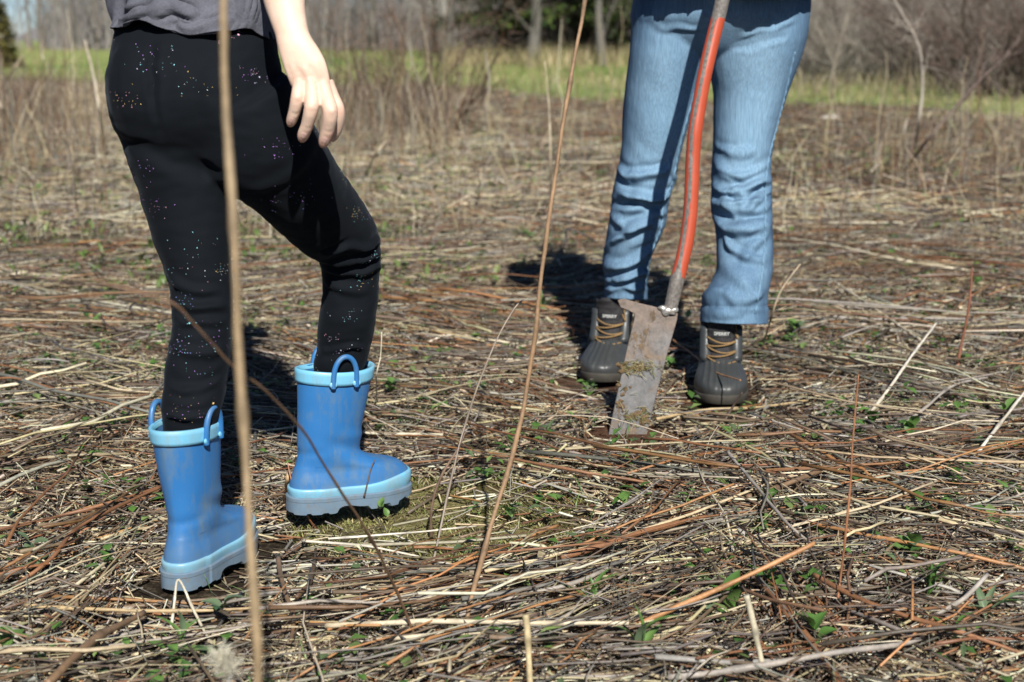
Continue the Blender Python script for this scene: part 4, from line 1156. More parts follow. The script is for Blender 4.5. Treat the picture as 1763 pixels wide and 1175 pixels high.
# ------------------------------------------------------------------ adult in jeans
aroot = empty('person', (*((DUCK_A['o'] + DUCK_B['o']) / 2)[:2], 0), 'adult in faded blue jeans and laced duck boots, standing facing the camera behind a spade', 'person')
YA, YB = DUCK_A['o'][1], DUCK_B['o'][1]
YP = (YA + YB) / 2 - .02
hips = [(1112, -175, 1368, -175, YP, .62), (1102, -120, 1382, -120, YP, .62), (1092, -60, 1392, -60, YP, .66), (1088, 0, 1394, 0, YP, .68), (1085, 35, 1392, 35, YP, .66), (1095, 75, 1380, 75, YP, .5), (1120, 105, 1340, 105, YP, .3)]
jb = [(1090, -10, 1236, 10, YP, 1.0), (1086, 50, 1226, 60, YP, 1.0), (1082, 90, 1214, 95, YP, 1.0), (1077, 150, 1199, 150, YP + .01, 1.0), (1073, 196, 1186, 205, YP + .02, 1.0), (1068, 266, 1172, 270, YP + .03, .98), (1062, 297, 1164, 305, YP + .035, 1.0),
      (1054, 333, 1153, 337, YP + .045, 1.02), (1051, 356, 1149, 366, YP + .05, 1.0), (1046, 390, 1143, 392, YP + .055, 1.05), (1039, 430, 1126, 430, YP + .07, 1.1), (1036, 455, 1118, 456, YB - .05, 1.1), (1040, 472, 1117, 476, YB - .04, 1.1), (1041, 492, 1115, 497, YB - .035, 1.1), (1041, 515, 1114, 520, YB - .03, 1.1), (1041, 545, 1114, 550, YB - .03, 1.1)]
ja = [(1240, -10, 1392, -10, YP, 1.0), (1226, 50, 1391, 50, YP, 1.0), (1220, 98, 1381, 90, YP, 1.0), (1229, 157, 1357, 157, YP - .005, 1.0), (1228, 200, 1344, 200, YP - .01, 1.0), (1227, 240, 1334, 240, YP - .015, 1.0), (1224, 290, 1328, 285, YP - .02, 1.0), (1225, 322, 1330, 318, YP - .03, 1.0),
      (1224, 360, 1329, 350, YP - .04, 1.0), (1230, 388, 1330, 380, YA + .02, 1.0), (1233, 425, 1331, 425, YA + .01, 1.0), (1233, 460, 1329, 455, YA, 1.05), (1222, 490, 1326, 483, YA - .01, 1.1), (1209, 509, 1321, 503, YA - .015, 1.1), (1207, 530, 1321, 530, YA - .012, 1.1), (1205, 555, 1321, 555, YA - .01, 1.1), (1204, 590, 1321, 590, YA - .01, 1.1)]
jm = remesh([pxloft(hips), pxloft(jb), pxloft(ja)], .0042, 6, 'jeans')
V = get_co(jm); N = get_no(jm)
BV = bvh_of(jm, V)
for pts, a, w in [
    # image-left knee and shin
    ([(1064, 292), (1085, 306), (1130, 300), (1160, 288)], .008, .012), ([(1056, 322), (1085, 338), (1120, 342), (1152, 334)], .011, .012), ([(1052, 350), (1080, 352), (1110, 350), (1146, 362)], -.007, .010),
    ([(1050, 372), (1085, 392), (1120, 372), (1144, 372)], .008, .012), ([(1040, 430), (1075, 405), (1110, 385), (1138, 392)], .010, .013), ([(1036, 455), (1070, 462), (1105, 440), (1122, 432)], .009, .012),
    ([(1042, 478), (1070, 484), (1098, 470), (1116, 474)], .009, .010), ([(1044, 498), (1070, 494), (1096, 500), (1112, 494)], .007, .009), ([(1150, 270), (1162, 310), (1150, 350)], .004, .010)]:
    V = fold_px(V, N, BV, pts, a * 1.3, w * .92)
for pts, a, w in [
    ([(1240, 402), (1262, 430), (1290, 446), (1322, 452)], .006, .012), ([(1326, 398), (1300, 420), (1280, 470)], .005, .012), ([(1230, 250), (1262, 262), (1300, 258)], .004, .010), ([(1232, 330), (1250, 345), (1262, 372)], .006, .009), ([(1328, 330), (1305, 340), (1290, 362)], .006, .009),
    ([(1226, 282), (1255, 296), (1290, 300), (1328, 286)], .006, .012), ([(1224, 314), (1250, 330), (1285, 322), (1328, 306)], .011, .012), ([(1232, 300), (1262, 318), (1285, 332)], .006, .010), ([(1226, 345), (1255, 352), (1290, 340), (1328, 352)], .010, .013),
    ([(1230, 372), (1260, 376), (1295, 372), (1328, 372)], -.010, .012), ([(1232, 388), (1270, 392), (1300, 392), (1326, 386)], .008, .014), ([(1234, 440), (1260, 470), (1290, 500), (1310, 520)], .004, .02),
    ([(1212, 512), (1240, 500), (1270, 520), (1310, 510)], .006, .014), ([(1214, 534), (1250, 540), (1285, 532), (1316, 536)], .003, .010)]:
    V = fold_px(V, N, BV, pts, a * 1.3, w * .92)
SEAM = [(1368, 90), (1352, 160), (1338, 215), (1324, 270), (1318, 320), (1318, 360), (1316, 420), (1312, 470), (1300, 540)]
SEAMB = [(1212, 90), (1192, 170), (1170, 250), (1158, 310), (1142, 350), (1138, 390), (1120, 440), (1108, 500)]
V = fold_px(V, N, BV, [(1120, 40), (1160, 52), (1210, 50)], .003, .008)
V = fold_px(V, N, BV, [(1270, 66), (1320, 56), (1370, 36)], .004, .008)
V = fold_px(V, N, BV, [(1260, 84), (1310, 76), (1360, 62)], -.003, .006)
V = cloth_noise(V, N, lambda p: .0045 * noise.noise(Vector((p[0] * 9, p[1] * 9, p[2] * 10))) + .0012 * noise.noise(Vector((p[0] * 30, p[1] * 30, p[2] * 34 + p[0] * 20))) * (1 if p[2] < .6 else .4))
HEM = [(W(1265, 546, YA - .075)[2], lambda x: x > .36, YA - .075), (W(1078, 510, YB - .09)[2], lambda x: x <= .36, YB - .09)]
for hz_, side_, yf_ in HEM:      # stitched turn-up just above the cut
    m_ = np.array([side_(x) for x in V[:, 0]]); d_ = V[:, 2] - (hz_ + .15 * (yf_ - V[:, 1]) + .024)
    V = V + N * (m_ * (-.0022 * np.exp(-(d_ / .0035) ** 2) + .0016 * (d_ < 0)))[:, None]
set_co(jm, V)
bmj = bmesh.new(); bmj.from_mesh(jm)
for hz_, side_, yf_ in HEM:
    vs = [v_ for v_ in bmj.verts if side_(v_.co.x) and v_.co.z < .5]; vset = set(vs)
    es = [e_ for e_ in bmj.edges if e_.verts[0] in vset and e_.verts[1] in vset]; fs = [f_ for f_ in bmj.faces if all(q_ in vset for q_ in f_.verts)]
    bmesh.ops.bisect_plane(bmj, geom=vs + es + fs, plane_co=(0, yf_, hz_), plane_no=Vector((.03, .15, 1)).normalized(), clear_inner=True)
bmj.to_mesh(jm); bmj.free()
jm = evaluated(jm, [('SOLIDIFY', dict(thickness=.0035, offset=-1))]); jm.name = 'jeans'
for p in jm.polygons: p.use_smooth = True
V = get_co(jm)
# worn pale thighs, darker hems; front highlights and shaded sides painted in by normal
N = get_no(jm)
fade_and_shade = np.clip(.12 + .82 * np.clip(-N[:, 1], 0, 1) ** 1.7, 0, 1) * np.clip(.62 + .55 * np.exp(-((V[:, 2] - .62) / .2) ** 2), 0, 1)
at = jm.attributes.new('fade_and_shade', 'FLOAT', 'POINT'); at.data.foreach_set('value', fade_and_shade.astype(np.float32))
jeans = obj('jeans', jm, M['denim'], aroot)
jb_t = BVHTree.FromPolygons([Vector(p) for p in V], [tuple(f.vertices) for f in jm.polygons])
for path in (SEAM, SEAMB):
    pts = []
    P = catmull(np.array(path, float), 14)
    for i, (u, v) in enumerate(P):
        h_ = jb_t.ray_cast(Vector((0, 0, CAMH)), Vector(ray(u, v)).normalized())
        if h_[0] is not None and (not pts or abs(h_[0][1] - pts[-1][1]) < .06):
            pts.append(h_[0] + h_[1] * (.0002 + .0012 * math.sin(i * 1.9)))
    if len(pts) > 4:
        v, f = tube_mesh([np.array(p) for p in pts], .0026, 6, 2)
        obj('side_seam', mesh_np('side_seam', v, f), M['thread'], jeans)

# upper body (above the picture; it throws the shade on the thighs and the ground)
ac = np.array([.50, YP, 0]); yh = YP - .27
def ap(x, y, z): return ac + np.array([x, y, z])
GRIP = W(1290, -190, 3.15)
jac = [limb([(ap(0, 0, .98), .19), (ap(0, 0, 1.1), .165), (ap(0, .01, 1.25), .17), (ap(0, .02, 1.38), .16), (ap(0, .02, 1.45), .07)], 1, 24, 4)]
jv, jf = jac[0]; jv = np.array(jv); jv[:, 1] = YP + (jv[:, 1] - YP) * .68
el = [ap(-.25, -.03, 1.12), ap(.27, -.03, 1.12)]; shd = [ap(-.18, .02, 1.4), ap(.18, .02, 1.4)]
wr = [GRIP + np.array([-.06, .02, .0]), GRIP + np.array([.07, .02, .06])]
arms = [limb([(shd[i], .062), ((shd[i] + el[i]) / 2, .056), (el[i], .05), ((el[i] + wr[i]) / 2, .045), (wr[i], .038)]) for i in (0, 1)]
sk = []
for z, rx, ry in ((.940, .24, .206), (.975, .236, .19), (1.03, .215, .17), (1.1, .18, .13), (1.2, .15, .1)):
    for j in range(90):
        a = 2 * PI * j / 90; q = 1 + .04 * math.sin(a * 5 + 1) + .03 * math.sin(a * 11)
        sk.append(ap(rx * q * math.cos(a), -.01 + ry * q * math.sin(a), z + (.022 * noise.noise(Vector((math.cos(a) * 2.5, math.sin(a) * 2.5, 3))) + .016 * noise.noise(Vector((math.cos(a) * 9, math.sin(a) * 9, 1))) + .006 if z < .95 else 0)))
sk = ring_faces(np.array(sk), 5, 90)
obj('jacket', remesh([sk, (jv, jf)] + arms, .007, 2, 'jacket'), M['jacket'], aroot)
hb = [limb([(ap(0, .02, 1.42), .058), (ap(0, .01, 1.52), .052)]), ellipsoid(ap(0, 0, 1.61), (.075, .095, .115)), ellipsoid(ap(0, -.035, 1.55), (.055, .055, .055)), ellipsoid(ap(0, -.098, 1.585), (.013, .018, .018)),
      ellipsoid(ap(-.078, .01, 1.59), (.012, .02, .03)), ellipsoid(ap(.078, .01, 1.59), (.012, .02, .03)), ellipsoid(ap(0, -.086, 1.545), (.024, .008, .007)), limb([(shd[0], .05), (ap(0, .02, 1.4), .07), (shd[1], .05)])]
for i in (0, 1):
    hb.append(limb([(shd[i], .045), (el[i], .036), (wr[i], .028), (wr[i] * .4 + GRIP * .6, .03)]))
    for q in range(4):
        cc = GRIP + np.array([(-.045, .05)[i], 0, (.0, .06)[i]]); dz = .03 - .02 * q
        hb.append(limb([(cc + [(-.02, .02)[i], .015, dz], .010), (cc + [0, -.03, dz], .0095), (cc + [(.03, -.03)[i], -.024, dz], .009), (cc + [(.04, -.04)[i], -.002, dz], .007)], 1, 8, 3))
    hb.append(limb([(cc + [(-.02, .02)[i], .0, .035], .012), (cc + [(.01, -.01)[i], -.02, .055], .010), (cc + [(.03, -.03)[i], -.022, .052], .008)], 1, 8, 3))
obj('body', remesh(hb, .0055, 3, 'body'), M['skin'], aroot)
for s in (-.03, .03): obj('eye', mesh_np('eye', *ellipsoid(ap(s, -.083, 1.615), (.012, .012, .012))), M['eye'], aroot)
obj('hair', remesh([ellipsoid(ap(0, .02, 1.635), (.084, .1, .115)), ellipsoid(ap(0, .08, 1.52), (.075, .045, .13))], .009, 4, 'hair'), M['hair'], aroot)

# duck boots
DU = [(.012, -.09, .183, .052, 1), (.022, -.089, .187, .054, 1), (.033, -.087, .186, .054, 1), (.043, -.085, .178, .052, 1), (.051, -.083, .162, .0495, .95), (.058, -.081, .140, .046, .85), (.065, -.080, .116, .0435, .7), (.072, -.078, .098, .0425, .55), (.078, -.076, .090, .0415, .5)]
DT = [(.060, -.0765, .094, .0405, .5), (.076, -.0755, .088, .0405, .4), (.092, -.074, .075, .040, .25), (.110, -.072, .062, .041, .1), (.130, -.071, .052, .043, 0), (.148, -.072, .046, .045, 0), (.158, -.072, .044, .045, 0)]
def duck_boot(f, label):
    n = 144; K = catmull(DU, 4); V = []
    for k in K:
        for (x, y) in outline(k[1], k[2], k[3], n, 0, k[4]):
            z = k[0]; t = ss(.02, .07, x)
            rib = 0
            if x > .06:
                q = y / max(k[3], .01)
                rib = .0030 * sum(math.exp(-((q - c) / .05) ** 2) for c in (-.78, -.52, -.26, 0, .26, .52, .78)) * ss(.036, .05, z) + .0035 * math.exp(-((z - .037) / .009) ** 2) * ss(.12, .16, x) * (1 - .35 * abs(math.sin(q * PI * 2.5)) ** 8)
            V.append((x + rib, y * (1 + rib * 2), z + rib * .6))
    v, fc = ring_faces(place_local(V, f, SH), len(K), n, True); me = mesh_np('boot', v, fc); outward(me)
    boot = obj('boot', me, M['duck_rubber'], aroot); boot['label'] = label
    V = []
    so = [(-.002, .001), (.0, .004), (.014, .0045), (.018, .0035), (.02, -.004)]
    for z, g in so:
        for (x, y) in outline(-.09, .186, .0515, n, g, 1): V.append((x, y, z + .006 * ss(.14, .19, x)))
    v, fc = ring_faces(place_local(V, f, SH), len(so), n, True); me = mesh_np('sole', v, fc); outward(me); obj('sole', me, M['duck_sole'], boot)
    K = catmull(DT, 4); V = []
    for k in K:
        for (x, y) in outline(k[1], k[2], k[3], n, 0, k[4]): V.append((x + .0012 * math.sin(k[0] * 240), y, k[0]))
    v, fc = ring_faces(place_local(V, f, SH), len(K), n, True); me = mesh_np('fabric_upper', v, fc); outward(me); obj('fabric_upper', me, M['quilt'], boot)
    def front(z, y, off=0.0):
        xf = np.interp(z, [k[0] for k in DT], [k[2] for k in DT]); hw = np.interp(z, [k[0] for k in DT], [k[3] for k in DT])
        return (xf - .055) + .055 * math.sqrt(max(0, 1 - (y / (hw * 1.02)) ** 2)) + off
    # side facings that carry the eyelets
    for s in (1, -1):
        pts = [(front(z, s * .030, .003), s * .030, z) for z in np.linspace(.074, .142, 8)]
        P = np.array(pts); V = []
        for p in P:
            for dy, dx in ((-.007, .003), (.006, .0035), (.016, -.004), (.016, -.012), (-.006, -.010)): V.append(p + np.array([dx, s * dy, 0]))
        v, fc = ring_faces(place_local(V, f, SH), len(P), 5, True); me = mesh_np('eyelet_facing', v, fc); outward(me); obj('eyelet_facing', me, M['duck_rubber'], boot)
    # padded tongue with its printed patch
    V = []; zz = np.linspace(.108, .172, 9)
    for i, z in enumerate(zz):
        zc = min(z, .15); w = .031 * math.sqrt(max(.12, 1 - max(0, (i - 5.5) / 3.2) ** 2)); lean_ = .012 * i / 8
        for a in np.linspace(0, 2 * PI, 20, endpoint=False):
            y = w * math.cos(a); V.append((front(zc, y * .9, .001) + lean_ + .0045 * math.sin(a), y, z))
    v, fc = ring_faces(place_local(V, f, SH), len(zz), 20, True); me = mesh_np('tongue', v, fc); outward(me); tongue = obj('tongue', me, M['quilt'], boot)
    def tong(y, z, off): return (front(min(z, .15), y * .9, .001) + .012 * (z - .108) / .064 + .0045 + off, y, z)
    V = [tong(y, z, o) for z in (.1225, .1385) for o in (.0006, .0016) for y in np.linspace(-.021, .021, 9)]
    F = []
    for j in range(8): F += [(9 + j, 10 + j, 28 + j, 27 + j), (j, 18 + j, 19 + j, 1 + j), (18 + j, 27 + j, 28 + j, 19 + j), (j, 1 + j, 10 + j, 9 + j)]
    F += [(0, 9, 27, 18), (8, 26, 35, 17)]
    me = mesh_np('tongue_patch', place_local(V, f, SH), F, False); outward(me); obj('tongue_patch', me, M['patch'], boot)
    cu = bpy.data.curves.new('lettering', 'FONT'); cu.body = 'SPERRY'; cu.align_x = 'CENTER'; cu.align_y = 'CENTER'; cu.size = .0098; cu.extrude = .0003; cu.space_character = 1.05; cu.offset = .00025
    to = bpy.data.objects.new('t', cu); COL.objects.link(to); dg = bpy.context.evaluated_depsgraph_get(); tm = bpy.data.meshes.new_from_object(to.evaluated_get(dg)); bpy.data.objects.remove(to)
    V = get_co(tm); L = np.array([tong(p[0], .1305 + p[1] * .95, .0021 + p[2]) for p in V]); set_co(tm, place_local(L, f, SH)); tm.materials.clear()
    obj('lettering', tm, M['white_print'], boot)
    # laces
    rows = [.074, .084, .094, .104, .113]
    for i, z in enumerate(rows):
        s = 1 if i % 2 else -1; z2 = z + .008
        pts = [(front(z + (z2 - z) * t, y * .98, .0085), y, z + (z2 - z) * t + .002 * math.sin(t * PI) * s - .004 * math.sin(t * PI)) for t, y in zip(np.linspace(0, 1, 7), np.linspace(-.031, .031, 7) * s)]
        v, fc = tube_mesh(place_local(pts, f, SH), .0021, 7, 3); obj('lace', mesh_np('lace', v, fc), M['bootlace'], boot)
    s = 1
    pts = [(front(.134, .026, .009), .028, .134), (front(.11, .034, .012), .036, .118), (front(.14, .03, .008), .031, .142), (front(.15, .027, .006), .029, .154)]
    v, fc = tube_mesh(place_local(pts, f, SH), .0018, 7, 4); obj('lace', mesh_np('lace', v, fc), M['bootlace'], boot)
duck_boot(DUCK_A, 'grey and black duck boot in full sun, right of the blade')
duck_boot(DUCK_B, 'grey and black duck boot half in the shade of the blade')

# ------------------------------------------------------------------ spade
def bladeY(v): return BLADE_Y[0] + (755 - v) / 238 * (BLADE_Y[1] - BLADE_Y[0])
sroot = empty('spade', G(1080, 752), 'narrow trenching spade with a worn orange bent handle, blade upright in the litter', 'spade')
out = [(1063, 517), (1073, 514), (1100, 522), (1134, 530), (1160, 534), (1167, 540), (1166, 550), (1150, 606), (1132, 672), (1112, 757), (1108, 775), (1046, 765), (1048, 745), (1062, 680), (1078, 606), (1092, 548), (1092, 541), (1084, 536), (1068, 530)]
pts = np.array([W(u, v, bladeY(v)) for u, v in out])
nrm = norm(np.cross(pts[9] - pts[5], pts[14] - pts[5])); nrm = nrm if nrm[1] < 0 else -nrm
bm = bmesh.new()
fr = [bm.verts.new(p + nrm * .0028) for p in pts]; bk = [bm.verts.new(p - nrm * .0028) for p in pts]
bm.faces.new(fr); bm.faces.new(list(reversed(bk)))
for i in range(len(pts)): bm.faces.new((fr[i], bk[i], bk[(i + 1) % len(pts)], fr[(i + 1) % len(pts)]))
bmesh.ops.recalc_face_normals(bm, faces=bm.faces)
bmesh.ops.bevel(bm, geom=list(bm.edges), offset=.0012, segments=2, affect='EDGES', profile=.5)
me = bpy.data.meshes.new('blade'); bm.to_mesh(me); bm.free()
obj('blade', me, M['steel'], sroot)
hp = [(1153, 541, 3.036), (1157, 520, 3.04), (1164, 490, 3.045), (1173, 455, 3.055), (1182, 415, 3.065), (1188, 370, 3.075), (1191, 320, 3.085), (1193, 270, 3.095), (1197, 225, 3.10), (1204, 180, 3.11), (1214, 125, 3.12), (1228, 65, 3.135), (1241, 12, 3.145), (1256, -60, 3.15), (1290, -190, 3.15)]
HP = catmull(np.array([[*W(*p), .0157 if p[1] < 500 else .0148] for p in hp]), 8)
sides = 24; T = norm(np.gradient(HP[:, :3], axis=0)); V = []; wear = []
for i, (p, t) in enumerate(zip(HP, T)):
    a = norm(np.cross(np.array([0, 1.0, 0]), t)); b = np.cross(t, a); vpx = i / (len(HP) - 1)
    for j in range(sides):
        an = 2 * PI * j / sides; d = a * math.cos(an) + b * math.sin(an)
        nn_ = norm(d); ang = math.atan2(nn_[0], -nn_[1])            # 0 faces the camera side, negative = left
        w = .80 * math.exp(-((ang + .48 + .12 * math.sin(i * .22)) / .40) ** 2)
        zz = p[2]
        w += .75 * ss(.365, .32, zz) + .8 * ss(.876, .89, zz)
        V.append(p[:3] + d * p[3]); wear.append(w)
v, f = ring_faces(np.array(V), len(HP), sides); me = mesh_np('handle', v, f)
at = me.attributes.new('wear', 'FLOAT', 'POINT'); at.data.foreach_set('value', np.array(wear, np.float32))
obj('handle', me, M['paint'], sroot)
v, f = tube_mesh([GRIP + np.array([-.07, 0, 0]), GRIP + np.array([.07, 0, .0])], .016, 14, 4); obj('grip', mesh_np('grip', v, f), M['paint'], sroot)
wl = [ellipsoid(W(u, v, bladeY(v) - .003), (r, r * .8, r * .7), None, 10, 7) for u, v, r in [(1141, 531, .010), (1150, 535, .014), (1160, 534, .012), (1146, 540, .010), (1136, 531, .007)]]
obj('weld', remesh(wl, .003, 2, 'weld'), m_plain('weld_metal', (.3, .28, .25), (.5, .48, .45), 120, .4, .5, (150, .8, .003), .6), sroot)
def clod(cx, cy, w, h, m, gr):
    parts = []
    for _ in range(m):
        u, v = random.gauss(cx, w), random.gauss(cy, h); r = random.uniform(.002, .006)
        parts.append(ellipsoid(W(u, v, bladeY(v) - .004), (r * 1.3, r * .55, r), None, 8, 6))
    me = remesh(parts, .0022, 1, 'soil_clod'); V = get_co(me); N = get_no(me)
    set_co(me, cloth_noise(V, N, lambda p: .0028 * noise.noise(Vector(p * 220)) + .0016 * noise.noise(Vector(p * 500))))
    c = obj('soil_clod', me, M['soil_clod'], sroot)
    a = Acc(); k = gr; pu, pv = rng.normal(cx, w * 1.1, k), rng.normal(cy, h, k)
    P0 = np.array([W(u, v, bladeY(v) - .006) for u, v in zip(pu, pv)]); d = norm(np.stack([rng.normal(0, 1, k), -np.abs(rng.normal(.35, .3, k)), rng.normal(.1, .9, k)], -1)); L = rng.uniform(.008, .024, k)[:, None, None]
    P = P0[:, None] + d[:, None] * L * np.linspace(0, 1, 3)[None, :, None]; P[:, 2, 2] -= .002
    a.add_sticks(P, np.full((k, 3), .0006), np.array([(.45, .38, .18), (.3, .3, .1), (.5, .44, .27), (.2, .22, .07)])[rng.integers(0, 4, k)], 3, False)
    tag(obj('grass_bits', a.mesh('grass_bits'), M['leaf'], c), kind='stuff')
clod(1102, 630, 14, 5, 26, 60); clod(1076, 637, 5, 4, 8, 8); clod(1084, 718, 8, 5, 14, 14); clod(1106, 716, 7, 9, 22, 24)
clod(1077, 670, 7, 6, 8, 3); clod(1068, 700, 3, 9, 8, 2)

# ------------------------------------------------------------------ single stalks, stems, plants and stones
def stalk(name, label, cat, pts, r, col, r1=None, k=4, sides=8, group=None, cut=None):
    """a single stalk through 3-D points"""
    pts = np.array(pts, float); L_ = np.linalg.norm(np.diff(pts, axis=0), axis=1).sum()
    K = catmull(pts, max(6, int(L_ / .012 / len(pts)))); S_ = np.concatenate([[0], np.cumsum(np.linalg.norm(np.diff(K, axis=0), axis=1))])
    sp_ = random.uniform(.09, .15); ph_ = (S_ / sp_ + random.random()) % 1.0
    node = np.exp(-((ph_ - .5) * sp_ / .006) ** 2)
    rad = np.interp(S_, [0, S_[-1]], [r, r1 or r * .75]) * (1 + .38 * node) * (1 + .12 * np.sin(S_ * 37 + random.random() * 9))
    K = K + np.stack([.10 * r * np.sin(S_ / sp_ * PI * 2 + 1), .08 * r * np.sin(S_ * 23), .1 * r * np.cos(S_ / sp_ * PI * 2)], -1)
    v, f = tube_mesh(K, rad, sides, 1)
    v = v + np.array([noise.noise_vector(Vector(p * 60)) for p in v]) * r * .16
    c = np.ones((len(v), 3)) * np.array(col) * (1 - .45 * np.repeat(node, sides)[:len(v)])[:, None] * (1 + .12 * np.array([noise.noise(Vector(p * 9)) for p in v])[:, None] * np.array([1, 1.3, 1.8])) * (1 + .4 * np.array([noise.noise(Vector((p[0] * 40, p[1] * 40, p[2] * 40))) for p in v])[:, None])
    me = mesh_np(name, v, f, True, np.clip(c, 0, 1))
    o = obj(name, me, M['stalk']); return tag(o, label, cat, group)
CC = dict(tan=(.42, .31, .17), pale=(.58, .5, .36), grey=(.34, .30, .26), brown=(.19, .12, .07), rust=(.25, .12, .06), orange=(.40, .20, .085), dark=(.08, .055, .04), white=(.66, .6, .5))
LG = [  # lying stalks: label, pixels on the ground with height above it, radius, colour
    ('long tan stalk lying across the bottom left corner, ending beside the near boot', [(42, 1043, .03), (180, 1050, .035), (330, 1052, .03), (470, 1045, .025)], .0036, 'tan'),
    ('pale thick stalk lying level at the bottom centre with a cut white end', [(560, 1078, .03), (750, 1070, .045), (920, 1073, .05), (1082, 1073, .055)], .0048, 'pale'),
    ('pale curved stalk just below the thick pale stalk at bottom centre', [(648, 1101, .035), (760, 1093, .035), (900, 1083, .03), (1000, 1076, .02)], .004, 'pale'),
    ('bright orange stalk rising to a cut end at the lower right centre', [(1060, 1092, .02), (1165, 1046, .05), (1290, 990, .085), (1402, 936, .12)], .0048, 'orange'),
    ('long orange stalk running to the right edge in the lower right', [(1382, 898, .03), (1500, 923, .04), (1640, 950, .04), (1780, 984, .03)], .004, 'orange'),
    ('dark red brown thick stalk slanting down to the bottom right centre', [(1300, 990, .03), (1350, 1050, .035), (1400, 1110, .03), (1450, 1180, .03)], .0062, 'rust'),
    ('grey bent stalk arching along the bottom edge at right', [(1150, 1168, .03), (1290, 1150, .05), (1430, 1125, .06), (1560, 1108, .04), (1600, 1090, .02)], .0052, 'grey'),
    ('white stick leaning from the litter in the right middle', [(1480, 735, .01), (1530, 670, .05), (1572, 610, .09), (1612, 557, .12)], .0042, 'white'),
    ('straight pale stick lying behind the white leaning stick', [(1428, 480, .04), (1500, 528, .05), (1585, 586, .04)], .005, 'pale'),
    ('long grey white stalk lying flat in the field right of the jeans', [(1360, 412, .03), (1440, 424, .05), (1550, 448, .05), (1700, 470, .02)], .0065, 'pale'),
    ('pale stick slanting in from the right edge', [(1668, 800, .02), (1710, 745, .06), (1770, 668, .09)], .0042, 'white'),
    ('grey straight stick ending at the tip of the bright orange stalk', [(1252, 778, .05), (1300, 835, .055), (1350, 895, .05), (1398, 938, .03)], .0036, 'grey'),
    ('thick red brown stalk lying in the raked swath right of the moss', [(965, 960, .04), (1050, 935, .05), (1120, 912, .05), (1215, 890, .03)], .0062, 'rust'),
    ('peeling brown stalk lying below the right duck boot', [(1285, 858, .03), (1350, 836, .04), (1400, 815, .05), (1462, 795, .03)], .0066, 'brown'),
    ('rust red stalk slanting up to the heel of the near boot', [(22, 1012, .03), (90, 960, .05), (140, 905, .06), (278, 838, .05)], .0042, 'rust'),
    ('rust red stalk lying higher up left of the near boot', [(0, 912, .04), (100, 890, .045), (190, 865, .05), (282, 836, .04)], .0036, 'rust'),
    ('thick grey brown branch in the bottom left corner', [(80, 1180, .04), (130, 1130, .05), (180, 1090, .05), (248, 1056, .04)], .0075, 'brown'),
    ('thin rust stem lying across the left edge', [(-10, 655, .06), (30, 652, .07), (130, 680, .07), (262, 713, .05)], .0028, 'rust'),
    ('pale stem lying far left behind the leggings', [(-5, 480, .03), (40, 470, .04), (78, 478, .03)], .006, 'pale'),
    ('white straw lying in front of the moss patch', [(520, 932, .02), (640, 942, .03), (775, 972, .02)], .0026, 'white'),
    ('thin white straw arched beside the toe of the stepping boot', [(565, 928, .02), (700, 918, .03), (820, 906, .02)], .0022, 'white'),
    ('thin rust twig crossing just below the spade blade', [(880, 790, .05), (960, 805, .05), (1060, 822, .04), (1170, 840, .02)], .0035, 'rust'),
    ('grey branch lying under the toes of the right duck boot', [(1130, 722, .03), (1215, 706, .035), (1300, 702, .03), (1390, 690, .02)], .004, 'tan'),
    ('dark twig tilted across the rubber toe of the right duck boot', [(1248, 724, .02), (1262, 700, .05), (1278, 676, .085)], .003, 'dark'),
    ('thin brown stem leaning over the right duck boot', [(1158, 585, .05), (1195, 612, .06), (1230, 640, .08), (1275, 655, .10)], .0025, 'orange'),
    ('grey forked branch between the right boot and the white stick', [(1535, 745, .02), (1590, 705, .05), (1640, 665, .06), (1700, 650, .04)], .004, 'grey'),
    ('dark grey branch lying behind the leggings at left', [(130, 505, .03), (170, 545, .06), (210, 570, .08), (296, 548, .06)], .003, 'dark'),
    ('orange brown stalk curving below the moss patch', [(590, 1040, .03), (700, 1000, .04), (830, 955, .04), (960, 905, .03)], .0036, 'orange'),
    ('silver grey stalk beside the orange one below the moss', [(790, 1060, .03), (880, 1030, .04), (1000, 1000, .05), (1080, 960, .04)], .0045, 'grey'),
    ('dark bent branch at the lower left of the moss patch', [(478, 960, .04), (488, 1010, .04), (505, 1060, .03), (500, 1110, .02)], .0046, 'brown'),
    ('long brown stalk slanting from the orange stalk tip to the right edge', [(1400, 990, .05), (1500, 1040, .05), (1640, 1085, .05), (1775, 1130, .04)], .0045, 'rust'),
    ('grey twig lying at the far lower right', [(1610, 1060, .03), (1660, 1030, .05), (1700, 990, .07)], .0045, 'grey'),
    ('pale stalk lying in the mid field right of the adult shadow', [(790, 352, .04), (880, 345, .05), (1045, 338, .04)], .008, 'pale'),
    ('long pale stem lying in the mid field at far right', [(1660, 372, .05), (1700, 364, .06), (1775, 356, .05)], .009, 'pale'),
]
def on_ground(u, v, h):
    p = G(u, v, h); z = hgt(p[0], p[1]); return G(u, v, h + float(z))
for lab, pts, r, c in LG:
    stalk('cut_stalk', lab, 'stalk', [on_ground(*p) for p in pts], r * .87, CC[c])
